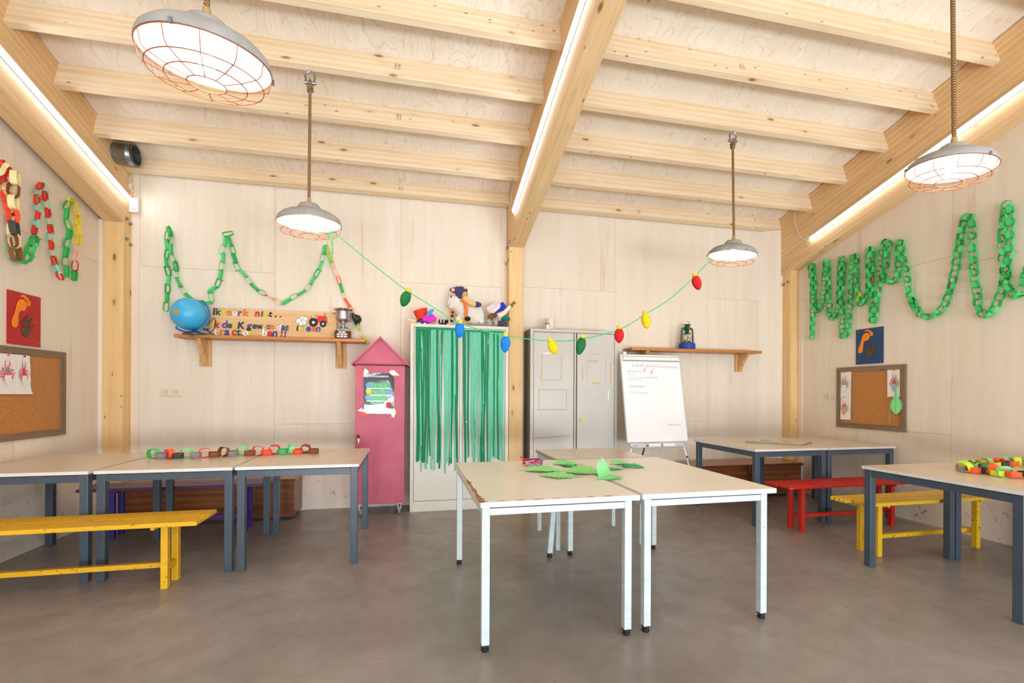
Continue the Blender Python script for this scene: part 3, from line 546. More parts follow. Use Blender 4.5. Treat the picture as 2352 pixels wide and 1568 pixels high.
# ------------------------------------------------------------------ pink house cupboard
PY0 = 5.00
def pink():
    x0, x1, y0, y1 = -0.532, -0.040, PY0, 5.40
    t = thing('house_cupboard', 'pink cupboard shaped like a house on castors, left of the green curtain', 'cupboard', ((x0 + x1) / 2, (y0 + y1) / 2, 0))
    part('body', MB().box((x0, y0 + 0.019, 0.125), (x1, y1, 1.555)), 'pink_paint', t, bevel=0.002)
    d = part('door', MB().box((x0, y0, 0.125), (x1, y0 + 0.0185, 1.545)), 'pink_paint', t, bevel=0.002)
    kx = onY(823, 1001, y0); part('knob', MB().cyl((kx.x, y0, kx.z), (kx.x, y0 - 0.012, kx.z), 0.008).ball((kx.x, y0 - 0.022, kx.z), 0.017), 'base_wood', d, smooth=True)
    part('key', MB().cbox((kx.x + 0.004, y0 - 0.006, kx.z - 0.04), (0.014, 0.012, 0.02)).cbox((kx.x + 0.004, y0 - 0.012, kx.z - 0.062), (0.009, 0.003, 0.03)), 'chrome', d)
    xc = (x0 + x1) / 2; ez, az = 1.575, 1.838; w = 0.262
    part('gable', MB().add([(xc - w, y0, ez), (xc + w, y0, ez), (xc, y0, az + 0.002), (xc - w, y0 + 0.018, ez), (xc + w, y0 + 0.018, ez), (xc, y0 + 0.018, az + 0.002)], [(0, 1, 2), (5, 4, 3), (0, 3, 4, 1), (1, 4, 5, 2), (2, 5, 3, 0)]), 'pink_paint', t)
    for s in (-1, 1):
        p0 = Vector((xc + (0.0 if s < 0 else 0.0125), 0, az + (0.014 if s < 0 else 0.0015))); p1 = Vector((xc + s * (w + 0.03), 0, ez - 0.012)); dv = (p1 - p0); nn = Vector((dv.z, 0, -dv.x)).normalized() * (-0.016 * s)
        if nn.z > 0: nn = -nn
        P = [p0, p1, p1 + nn, p0 + nn]; a = MB(); a.add([(p.x, y0 - 0.03, p.z) for p in P] + [(p.x, y1, p.z) for p in P], [(0, 1, 2, 3), (7, 6, 5, 4), (0, 4, 5, 1), (1, 5, 6, 2), (2, 6, 7, 3), (3, 7, 4, 0)])
        part('roof_board', a, 'pink_paint', t)
    part('roof_base', MB().box((xc - w, y0 + 0.018, ez - 0.012), (xc + w, y1, ez)), 'pink_paint', t)
    part('shadow_gap', MB().box((x0 + 0.02, y0 + 0.03, 1.555), (x1 - 0.02, y1, 1.5635)), 'black_gap', t)
    for cx in (x0 + 0.055, x1 - 0.05):
        for cy in (y0 + 0.06, y1 - 0.06):
            c = part('castor', MB().cbox((cx, cy, 0.119), (0.055, 0.055, 0.010)).box((cx - 0.019, cy - 0.018, 0.055), (cx - 0.013, cy + 0.022, 0.115)).box((cx + 0.013, cy - 0.018, 0.055), (cx + 0.019, cy + 0.022, 0.115)), 'chrome', t)
            part('wheel', MB().cyl((cx - 0.012, cy + 0.012, 0.043), (cx + 0.012, cy + 0.012, 0.043), 0.043, n=20), 'grey_rubber', c)
    return t
pink()
# the printed sheet taped on its door
def poster():
    y = PY0 - 0.0015; f = lambda x, yy, d=0.0: onY(800 + x / 7.125, 760 + yy / 7.125, y - d)
    P = [f(250, 685), f(750, 690), f(752, 1360), f(245, 1355)]
    c = (P[2] + P[3]) / 2
    t = thing('poster', 'green and black printed poster in a shiny sleeve taped to the pink cupboard', 'poster', c)
    a = MB(); n = 8
    vs = []
    for j in range(n + 1):
        for i in range(n + 1):
            p = P[3].lerp(P[2], i / n).lerp(P[0].lerp(P[1], i / n), j / n); vs.append(p + Vector((0, -0.003 * math.sin(i * 1.3 + j) - 0.003, 0)))
    a.add(vs, [(j * (n + 1) + i, j * (n + 1) + i + 1, (j + 1) * (n + 1) + i + 1, (j + 1) * (n + 1) + i) for j in range(n) for i in range(n)])
    part('sheet', a, 'poster_print', t, smooth=True)
    def quad(nm, pts, mat, d): part(nm, MB().add([f(x, yy, d) for x, yy in pts] + [f(x, yy, d - 0.0006) for x, yy in pts], [tuple(range(len(pts)))] + [tuple(range(len(pts), 2 * len(pts)))[::-1]] + [(i, (i + 1) % len(pts), len(pts) + (i + 1) % len(pts), len(pts) + i) for i in range(len(pts))]), mat, t)
    quad('printed_field', [(250, 760), (250, 1300), (330, 1180), (330, 840), (640, 790), (690, 850), (745, 1000), (752, 780), (700, 690), (560, 690)], 'poster_dark', 0.0075)
    for y0, y1, x0, x1 in ((848, 930, 300, 690), (955, 1040, 300, 690), (1060, 1135, 300, 620), (1150, 1190, 360, 560)): quad('printed_band', [(x0, y0), (x1, y0), (x1, y1), (x0, y1)], 'poster_green', 0.008)
    for y0 in (932, 1042, 1137): quad('printed_line', [(300, y0), (690, y0), (690, y0 + 16), (300, y0 + 16)], 'poster_white', 0.0082)
    quad('painted_glare', [(260, 1200), (360, 1210), (560, 1190), (740, 1060), (750, 1130), (600, 1250), (740, 1280), (748, 1350), (250, 1350)], 'poster_white', 0.0084)  # glare on the sleeve, painted on as a white patch
    for cx, cy, mm in ((335, 885, 'poster_blue'), (335, 985, 'ink_yellow'), (670, 995, 'poster_blue'), (325, 1085, 'poster_blue'), (660, 1205, 'ink_red')):
        o = f(cx, cy, 0.0088); part('printed_badge', MB().disc((0, 0), 0.028, 0.0006, 16, plane_frame(o, (1, 0, 0), (0, 0, 1))), mm, t)
    vs, fs = text_poly('ACTIVITEITENGEBIEDEN', 0.021, 0.0004); w = max(v[0] for v in vs); o = f(285, 752, 0.0088)
    L = (f(660, 752) - f(285, 752)).length; part('lettering', MB().add([(v[0] * L / w, v[1] * 1.1, 0) for v in vs], fs, plane_frame(o, (1, 0, 0), (0, 0, 1))), 'poster_white', t)
    for pts, m2, pts2 in (([(280, 608), (340, 665), (250, 752), (255, 640)], 'tape_red', [(250, 640), (245, 770), (165, 715)]), ([(695, 640), (750, 640), (840, 730), (720, 725), (665, 680)], 'tape_red', [(720, 728), (838, 735), (775, 785)]), ([(150, 1300), (215, 1255), (280, 1320), (200, 1320)], 'tape_red', [(160, 1318), (280, 1330), (325, 1385), (240, 1410)]), ([(750, 1255), (785, 1330), (745, 1420), (705, 1400), (705, 1300)], 'tape_red', [(785, 1265), (815, 1300), (790, 1350)])):
        quad('tape', pts2, m2, 0.009); quad('tape', pts, 'tape_white', 0.0095)
poster()

# ------------------------------------------------------------------ steel cabinets
def cabinet(name, label, x0, x1, y0, zt, mat, sidemat, centre_gap=False):
    t = thing(name, label, 'cabinet', ((x0 + x1) / 2, (y0 + BACK) / 2, 0)); y1 = BACK - 0.012; f = 0.045
    part('carcass', MB().box((x0, y0 + 0.025, 0.0), (x1, y1, zt)), sidemat, t, bevel=0.002)
    for a, b in (((x0, y0, 0), (x0 + f * 0.8, y0 + 0.0249, zt)), ((x1 - f * 0.8, y0, 0), (x1, y0 + 0.0249, zt)), ((x0 + f * 0.8, y0, zt - f * 0.75), (x1 - f * 0.8, y0 + 0.0249, zt)), ((x0 + f * 0.8, y0, 0), (x1 - f * 0.8, y0 + 0.0249, 0.11))):
        part('frame_bar', MB().box(a, b), mat, t, bevel=0.003)
    xm = (x0 + x1) / 2
    doors = []
    for i, (a, b) in enumerate(((x0 + f * 0.8 + 0.004, xm - 0.026), (xm + 0.030, x1 - f * 0.8 - 0.004))):
        d = part('door', MB().box((a, y0 + 0.003, 0.116), (b, y0 + 0.024, zt - f * 0.75 - 0.004)), mat, t, bevel=0.003); doors.append(d)
        hx = x0 + 0.032 if i == 0 else x1 - 0.032
        for hz in (0.30, zt - 0.35): part('hinge', MB().cyl((hx, y0 - 0.003, hz - 0.05), (hx, y0 - 0.003, hz + 0.05), 0.006, n=8), mat, d)
    part('door_fold', MB().box((xm - 0.0255, y0 + 0.010, 0.116), (xm - 0.012, y0 + 0.024, zt - f * 0.75 - 0.004)).box((xm - 0.004, y0 + 0.004, 0.116), (xm + 0.014, y0 + 0.024, zt - f * 0.75 - 0.004)), mat, t)
    part('lock', MB().cyl((xm + 0.075, y0 + 0.004, 0.96), (xm + 0.075, y0 - 0.006, 0.96), 0.012), 'chrome', doors[1])
    return t, doors, xm
GC0 = 5.095
gc, gcd, gxm = cabinet('steel_cabinet', 'cream steel cabinet hung with green crepe streamers', 0.016, 1.085, GC0, 2.012, 'cabinet_cream', 'cabinet_cream')
GY0 = 5.125
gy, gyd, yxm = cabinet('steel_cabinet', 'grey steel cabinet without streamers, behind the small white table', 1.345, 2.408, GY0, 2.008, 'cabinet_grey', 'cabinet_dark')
# tape marks on the grey doors, drawn where they stick
def strip(root, p, q, y, w, mat, nm):
    a, b = onY(*p, y), onY(*q, y); part(nm, MB().bar(a + Vector((0, -0.0004, 0)), b + Vector((0, -0.0004, 0)), 0.0008, w, (0, 0, 1)) if abs(a.z - b.z) < abs(a.x - b.x) else MB().bar(a, b, w, 0.0008, (0, 1, 0)), mat, root)
G = lambda x, y: (1190 + x / 4.356, 700 + y / 4.356)
for p, q, w, m, d in ((G(240, 485), G(235, 735), .010, 'tape_residue', 0), (G(245, 483), G(345, 483), .010, 'tape_white', 0), (G(437, 490), G(432, 735), .010, 'tape_residue', 0), (G(225, 752), G(460, 752), .008, 'tape_residue', 0), (G(205, 720), G(232, 738), .008, 'tape_residue', 0), (G(200, 848), G(490, 850), .010, 'tape_residue', 0), (G(209, 850), G(209, 1050), .009, 'tape_residue', 0), (G(485, 855), G(483, 1040), .009, 'tape_residue', 0), (G(205, 1048), G(480, 1047), .010, 'tape_residue', 0), (G(160, 1333), G(520, 1308), .005, 'cabinet_dark', 0),
                      (G(645, 615), G(645, 750), .014, 'tape_tan', 1), (G(925, 575), G(925, 775), .018, 'tape_tan', 1), (G(742, 782), G(823, 780), .022, 'tape_tan', 1), (G(705, 563), G(800, 563), .018, 'tape_residue', 1), (G(690, 550), G(690, 765), .006, 'tape_residue', 1), (G(880, 490), G(876, 765), .006, 'tape_residue', 1), (G(700, 492), G(880, 490), .006, 'tape_residue', 1), (G(905, 850), G(903, 960), .010, 'tape_white', 1)):
    strip(gyd[d], p, q, GY0 + 0.0025, w, m, 'tape_mark')
k = onY(1335.5, 965, GY0)
part('key_tag', MB().ball((k.x, GY0 - 0.010, k.z), (0.018, 0.008, 0.020)).cyl((k.x, GY0 - 0.006, k.z + 0.015), (k.x, GY0 - 0.006, k.z + 0.06), 0.0015, n=6), 'paper_yellow', gyd[1], smooth=True)

# crepe streamer curtains on the cream cabinet
def curtain(label, px0, px1, py_top, py_bot, n, mix):
    y = GC0 - 0.004; a, b = onY(px0, py_top, y), onY(px1, py_top, y); zb = onY(px0, py_bot, y).z
    t = thing('streamer_curtain', label, 'streamers', ((a.x + b.x) / 2, y, zb), 0, 'green streamer curtains')
    part('tape_strip', MB().box((a.x, y - 0.012, a.z - 0.022), (b.x, y - 0.011, a.z)), 'crepe_green', t)
    rnd = random.Random(px0)
    for k in range(n):
        lay = rnd.randrange(3); cx = a.x + (b.x - a.x) * ((k * 0.618 * 1.0) % 1.0); cx = a.x + 0.012 + (b.x - a.x - 0.03) * (k / (n - 1)) + rnd.uniform(-0.01, 0.01)
        w = rnd.uniform(0.008, 0.017); L = (a.z - zb) * rnd.uniform(0.88, 1.02); seg = 12; ph = rnd.uniform(0, 6.28); am = rnd.uniform(0.002, 0.009); yy = y - 0.004 - 0.0032 * lay; dr = rnd.uniform(-0.02, 0.02)
        m = MB(); vs = []
        for s in range(seg + 1):
            f = s / seg; z = a.z - L * f; xx = cx + am * math.sin(ph + f * 7) * f + dr * f; ww = w * (1 - 0.45 * f * abs(math.sin(ph + f * 4.0))); tw = 0.004 * f * math.sin(ph * 2 + f * 9)
            vs += [(xx - ww, yy - tw * 0.6, z), (xx + ww, yy + tw * 0.6 * 0.5, z)]
        m.add(vs, [(2 * s, 2 * s + 1, 2 * s + 3, 2 * s + 2) for s in range(seg)])
        part('streamer', m, ('crepe_mint' if rnd.random() < mix else 'crepe_dark'), t, smooth=True)
curtain('dark and mint green crepe streamers on the left door of the cream cabinet', 957, 1055, 751, 1088, 27, 0.42)
curtain('mostly mint green crepe streamers on the right door of the cream cabinet', 1065, 1157, 757, 1086, 26, 0.58)

# ------------------------------------------------------------------ pendant lamps
def lamp(label, x, y, z, zc, k, tx=0.0, ty=0.0):
    t = thing('pendant_lamp', label, 'lamp', (x, y, z), 0, 'caged pendant lamps on ropes')
    T = Matrix.Translation((x, y, z)) @ Matrix.Rotation(tx, 4, 'X') @ Matrix.Rotation(ty, 4, 'Y') @ Matrix.Scale(k, 4)
    outer = [(0.247, -0.006), (0.249, 0.004), (0.240, 0.030), (0.215, 0.056), (0.180, 0.076), (0.140, 0.089), (0.108, 0.098), (0.094, 0.112), (0.086, 0.132), (0.074, 0.148), (0.050, 0.156), (0.0, 0.157)]
    inner = [(0.243, -0.006), (0.242, 0.003), (0.233, 0.027), (0.208, 0.052), (0.174, 0.070), (0.134, 0.082), (0.100, 0.090), (0.085, 0.105), (0.0, 0.110)]
    sh = part('shade', MB().lathe(outer, 48, T), 'lamp_shade', t, smooth=True)
    part('shade_lining', MB().lathe(inner, 48, T), 'lamp_inside', sh, smooth=True)
    part('bulb', MB().ball((0, 0, -0.012), (0.034, 0.034, 0.045), 16, 10, T).cyl(T @ Vector((0, 0, 0.03)), T @ Vector((0, 0, 0.09)), 0.018), 'lamp_bulb', t, smooth=True)
    cage = part('cage', MB().tube([T @ Vector((0.246 * math.cos(a), 0.246 * math.sin(a), -0.010)) for a in [2 * math.pi * i / 48 for i in range(48)]], 0.0026, 6, closed=True), 'lamp_wire', t)
    for rr, zz in ((0.215, -0.078), (0.150, -0.094), (0.072, -0.103)):
        part('cage_ring', MB().tube([T @ Vector((rr * math.cos(a), rr * math.sin(a), zz)) for a in [2 * math.pi * i / 40 for i in range(40)]], 0.0023, 6, closed=True), 'lamp_wire', cage)
    for i in range(12):
        a = 2 * math.pi * (i + 0.5) / 12; c, s = math.cos(a), math.sin(a)
        part('cage_wire', MB().tube([T @ Vector((rr * c, rr * s, zz)) for rr, zz in ((0.246, -0.010), (0.236, -0.060), (0.222, -0.074), (0.150, -0.094), (0.072, -0.103))], 0.0020, 5), 'lamp_wire', cage)
    for a in (0.4, 2.5, 4.6): part('clip', MB().cbox((0.252 * math.cos(a), 0.252 * math.sin(a), -0.004), (0.012, 0.012, 0.022), T), 'galvanised', sh)
    zt = zc - 0.16
    top = T @ Vector((0, 0, 0.157))
    part('rope', MB().tube([top, top + Vector((0, 0, 0.05)), (x, y, zt)], 0.0115, 10), 'rope', t, smooth=True)
    part('rope_whipping', MB().cyl(top + Vector((0, 0, 0.0)), top + Vector((0, 0, 0.045)), 0.0165, 0.0145, 12), 'twine', t, smooth=True)
    kn = []
    for i in range(26):
        u = i / 25 * 4 * math.pi; kn.append((x + 0.016 * math.cos(u), y + 0.016 * math.sin(u), zt - 0.015 + 0.045 * i / 25 + 0.008 * math.sin(u * 1.5)))
    part('knot', MB().tube(kn, 0.011, 8).tube([(x - 0.004, y, zt + 0.02), (x - 0.008, y, zt + 0.06), (x, y - 0.012, zt + 0.075), (x + 0.010, y, zt + 0.05), (x + 0.002, y, zt + 0.01)], 0.009, 8), 'rope', t, smooth=True)
    # bow shackle in the eye bolt of the purlin
    zb = zt + 0.052; S = [(x - 0.030, y, zb), (x - 0.030, y, zb + 0.02), (x - 0.036, y, zb + 0.05), (x - 0.022, y, zb + 0.078), (x, y, zb + 0.086), (x + 0.022, y, zb + 0.078), (x + 0.036, y, zb + 0.05), (x + 0.030, y, zb + 0.02), (x + 0.030, y, zb)]
    sk = part('shackle', MB().tube(catmull(S, 3), 0.0078, 8), 'galvanised', t, smooth=True)
    part('shackle_pin', MB().cyl((x - 0.046, y, zb), (x + 0.050, y, zb), 0.008, n=10).cyl((x - 0.040, y, zb), (x - 0.020, y, zb), 0.015, n=12).cyl((x + 0.020, y, zb), (x + 0.040, y, zb), 0.015, n=12), 'galvanised', sk)
    part('eye_bolt', MB().tube([(x, y + 0.013 * math.cos(a), zb + 0.094 + 0.013 * math.sin(a)) for a in [2 * math.pi * i / 14 for i in range(14)]], 0.0032, 6, closed=True).cyl((x, y, zb + 0.106), (x, y, zc + 0.01), 0.0032, n=6), 'chrome', t)
    return t
def purlin_bottom(y): return ceil_z(y) - 0.205
lamp('large grey caged lamp hanging at the top left, nearest of the left two', -0.797, 2.10, 2.612, purlin_bottom(2.05), 0.945, R(6), R(1.8))
lamp('grey caged lamp over the left shelf, the green ribbon tied to it', -0.770, 3.95, 2.610, purlin_bottom(3.92), 0.958, R(2.7), R(-1))
lamp('small grey caged lamp farthest right, over the right shelf', 3.045, 3.95, 2.617, purlin_bottom(3.92), 0.888, R(3.7), R(4))
lamp('grey caged lamp at the far right, nearest of the right two', 3.062, 2.10, 2.592, purlin_bottom(2.05), 0.827, R(4.5), R(5.5))

# ------------------------------------------------------------------ LED strips on the main beams
def led(label, x, n, p0, p1):
    a, b = onX(*p0, x + 0.012 * n), onX(*p1, x + 0.012 * n); d = (b - a).normalized(); b = b + d * 2.2 if p1[1] < 250 else b
    t = thing('led_strip', label, 'light', a, 0, 'LED light strips along the beams')
    up = Vector((n, 0, 0))
    w = d.cross(up).normalized()
    part('rail', MB().bar(a - Vector((0.008 * n, 0, 0)), b - Vector((0.008 * n, 0, 0)), 0.034, 0.008, (n, 0, 0)), 'board_frame', t)
    part('diffuser', MB().tube([a, b], 0.016, 10), 'led', t, smooth=True)
    upv = (Vector((0, 0, 1)) - d * d.z).normalized() * 0.0195
    part('rail_lip', MB().bar(a + upv + Vector((0.004 * n, 0, 0)), b + upv + Vector((0.004 * n, 0, 0)), 0.003, 0.036, (n, 0, 0)), 'board_frame', t)
    return t, a, b
ledL, a_, b_ = led('white LED strip on the left roof beam', BEAMX[0][1], 1, (293, 455), (0, 118))
def cable(label, pts, root=None, r=0.004, mat='white_plastic'):
    if root is not None: return part('cable', MB().tube(catmull(pts, 6), r, 6), mat, root, smooth=True)
    return single('cable', MB().tube(catmull(pts, 6), r, 6), mat, label, 'cable', smooth=True)
cable('', [a_, a_ + Vector((0.01, 0.03, 0.03)), onX(301, 428, -2.72), onX(298, 410, -2.72), onX(307, 395, -2.715), onX(303, 385, -2.715)], ledL)
p_ = onX(299, 429, -2.722); part('inline_switch', MB().cbox(p_, (0.016, 0.03, 0.055)).cbox(p_ + Vector((0.004, 0.02, 0.03)), (0.012, 0.02, 0.012)).cbox(p_ + Vector((0.004, 0.02, -0.03)), (0.012, 0.02, 0.012)), 'white_plastic', ledL, bevel=0.003)
ledC, a_, b_ = led('white LED strip on the middle roof beam', BEAMX[1][0], -1, (1180, 487), (1341, 0))
cable('', [a_, a_ + Vector((-0.01, 0.04, 0.02)), onX(1173, 470, 1.125), onX(1176, 440, 1.125), onX(1177, 420, 1.13)], ledC)
ledR, a_, b_ = led('white LED strip on the right roof beam', BEAMX[2][0], -1, (1862, 549), (2352, 196))
cable('', [a_, a_ + Vector((-0.01, 0.05, 0.0)), onX(1840, 545, 4.84), onX(1827, 515, 4.84), onX(1824, 487, 4.84)], ledR)

# ------------------------------------------------------------------ small fittings
def duct():
    y, x1 = 5.16, onY(313, 357, 5.16).x; z = onY(313, 357, 5.16).z; t = thing('vent_duct', 'open galvanised ventilation duct in the upper left corner', 'duct', (x1, y, z)); r = 0.095
    prof = [(r, -0.55), (r, -0.06), (r + 0.004, -0.055), (r + 0.004, -0.045), (r, -0.04), (r, 0.0), (r - 0.006, 0.0), (r - 0.006, -0.5)]
    M = Matrix.Translation((x1, y, z)) @ Matrix.Rotation(R(90), 4, 'Y')
    part('pipe', MB().lathe(prof, 36, M), 'galvanised', t, smooth=True)
    part('seal_ring', MB().lathe([(r + 0.001, -0.012), (r + 0.006, -0.010), (r + 0.006, -0.002), (r + 0.001, 0.0)], 36, M), 'black_plastic', t, smooth=True)
    part('pipe_inside', MB().disc((0, 0), r - 0.007, 0.003, 30, M @ Matrix.Translation((0, 0, -0.25))), 'black_gap', t)
    part('cable', MB().tube(catmull([(x1 - 0.30, y - 0.06, z + 0.06), (x1 - 0.18, y - 0.10, z + 0.07), (x1 - 0.07, y - 0.10, z + 0.125), (x1 - 0.02, y - 0.12, z + 0.16)], 5), 0.004, 6), 'white_plastic', t, smooth=True)
duct()
def sensor():
    c = onY(311, 474, BACK); t = thing('motion_sensor', 'white motion sensor box beside the left post', 'sensor', (c.x, BACK, c.z))
    part('housing', MB().box((c.x - 0.046, BACK - 0.05, c.z - 0.075), (c.x + 0.046, BACK - 0.003, c.z + 0.075)), 'white_plastic', t, bevel=0.010)
    part('lens', MB().ball((c.x + 0.006, BACK - 0.052, c.z - 0.03), (0.030, 0.010, 0.020)), 'board_white', t, smooth=True)
    part('trim_strip', MB().cyl((c.x - 0.022, BACK - 0.016, c.z + 0.075), (c.x - 0.022, BACK - 0.016, 3.46), 0.011, n=10), 'pine_post', t, smooth=True)  # wood trim strip above the sensor, drawn as a round bar
sensor()
def socket(label, o, right, w=0.19, h=0.085):
    up = (0, 0, 1); M = plane_frame(o, right, up); t = thing('double_socket', label, 'socket', o)
    part('plate', MB().box((-w / 2, -h / 2, 0.001), (w / 2, h / 2, 0.012), M), 'socket_plastic', t, bevel=0.004)
    for s in (-1, 1):
        k = part('outlet', MB().box((s * w / 4 - w / 4 + 0.006, -h / 2 + 0.006, 0.012), (s * w / 4 + w / 4 - 0.006, h / 2 - 0.006, 0.018), M), 'socket_plastic', t, bevel=0.003)
        part('well', MB().tube([M @ Vector((s * w / 4 + 0.021 * math.cos(a), 0.021 * math.sin(a), 0.0185)) for a in [2 * math.pi * i / 20 for i in range(20)]], 0.003, 6, closed=True), 'tape_residue', k)
        part('pin_hole', MB().disc((s * w / 4 - 0.009, 0), 0.0034, 0.0012, 8, M @ Matrix.Translation((0, 0, 0.0181))).disc((s * w / 4 + 0.009, 0), 0.0034, 0.0012, 8, M @ Matrix.Translation((0, 0, 0.0181))), 'black_gap', k)
socket('double wall socket low on the back wall under the left shelf', onY(393.5, 900, BACK - 0.002), (1, 0, 0))
socket('double wall socket on the right wall beside the cork board', onX(1911, 910, RIGHT), (0, -1, 0), 0.15, 0.08)

# ------------------------------------------------------------------ shelves on the back wall
SHY = 5.195
def shelf(name_label, x0, x1, zt, brk):
    t = thing('wall_shelf', name_label, 'shelf', ((x0 + x1) / 2, BACK, zt), 0, 'pine wall shelves')
    part('board', MB().box((x0, SHY, zt - 0.033), (x1, BACK - 0.003, zt)), 'pine_shelf', t, bevel=0.004, M=frame((x0, SHY, zt), (1, 0, 0), (0, 0, 1)))
    for (bx, L) in brk:
        b = part('bracket', MB().box((bx - 0.055, BACK - 0.024, zt - 0.033 - L), (bx + 0.055, BACK - 0.003, zt - 0.0335)), 'pine_bracket', t, bevel=0.002, M=frame((bx, BACK, zt), (0, 0, 1), (0, -1, 0)))
        g = MB(); P = [(BACK - 0.0245, zt - 0.0335), (SHY + 0.03, zt - 0.0335), (SHY + 0.05, zt - 0.06), (BACK - 0.0245, zt - 0.033 - L * 0.98)]
        g.add([(bx - 0.02, *p) for p in P] + [(bx + 0.02, *p) for p in P], [(0, 1, 2, 3), (7, 6, 5, 4), (0, 4, 5, 1), (1, 5, 6, 2), (2, 6, 7, 3), (3, 7, 4, 0)])
        part('gusset', g, 'pine_bracket', b, M=frame((bx, BACK, zt), (0, 0, 1), (0, -1, 0)))
shelf('long pine shelf carrying the globe and the painted sign', -2.255, -0.450, 1.842, ((onY(472, 800, 5.41).x, 0.27), (onY(783, 800, 5.41).x, 0.27)))
shelf('long pine shelf carrying only the green lantern', 2.625, 4.452, 1.832, ((2.86, 0.23), (onY(1697, 830, 5.41).x, 0.23)))
SZ = 1.842

# globe
def globe():
    c = onY(434, 721, 5.225); r = 0.158; t = thing('globe', 'blue school globe on the left end of the pine shelf', 'globe', (c.x + 0.06, 5.225, SZ))
    ax = Vector((0.62, 0.05, 0.78)).normalized(); C = Vector((c.x, 5.225, c.z))
    sp = part('sphere', MB().ball((0, 0, 0), r, 32, 20, Matrix.Translation(C) @ ax.to_track_quat('Z', 'Y').to_matrix().to_4x4()), 'globe_map', t, smooth=True, M=Matrix.Translation(C))
    # land patch shaped like a southern continent
    A = [(-0.30, 0.02), (-0.24, 0.12), (-0.10, 0.16), (-0.02, 0.10), (0.06, 0.17), (0.12, 0.06), (0.20, -0.06), (0.14, -0.20), (0.04, -0.22), (-0.04, -0.14), (-0.16, -0.12), (-0.26, -0.14)]
    d0 = Vector((-0.277, -0.941, 0.03)).normalized(); ri = d0.cross(Vector((0, 0, 1))).normalized(); upv = ri.cross(d0).normalized()
    vs = [C + (d0 + ri * u * -1.0 + upv * v * 1.0).normalized() * (r + 0.0012) for u, v in A]; vs.append(C + d0 * (r + 0.0014))
    part('land', MB().add(vs, [(i, (i + 1) % 12, 12) for i in range(12)]), 'globe_land', sp, smooth=True)
    side = Vector((0, 1, 0)).cross(ax); side = (Vector((1, 0, 0)) - ax * ax.x).normalized()
    arm = [C + (ax * math.cos(a) + side * math.sin(a)) * (r + 0.022) for a in [math.pi * i / 24 for i in range(25)]]
    part('meridian_arm', MB().tube(arm, 0.009, 8), 'globe_blue', t, smooth=True)
    part('axis_pin', MB().cyl(C + ax * r, arm[0], 0.006).cyl(C - ax * r, arm[-1], 0.006), 'globe_blue', t)
    bx = c.x + 0.055; low = min(arm, key=lambda p: p.z)
    part('foot', MB().lathe([(0.0, 0.0), (0.105, 0.0), (0.106, 0.008), (0.080, 0.018), (0.035, 0.030), (0.022, 0.05), (0.026, max(0.06, low.z - SZ)), (0, max(0.06, low.z - SZ))], 28, Matrix.Translation((bx, 5.225, SZ))), 'globe_base', t, smooth=True)
    part('power_cord', MB().tube(catmull([(c.x + 0.14, 5.27, c.z - 0.11), (c.x + 0.205, 5.29, c.z - 0.02), (c.x + 0.20, 5.29, c.z - 0.13), (c.x + 0.18, 5.23, SZ + 0.02), (c.x + 0.215, 5.27, SZ + 0.006), (c.x + 0.14, 5.27, SZ + 0.05)], 8), 0.003, 6).cbox((c.x + 0.15, 5.23, SZ + 0.055), (0.045, 0.02, 0.018)), 'black_plastic', t, smooth=True)
globe()

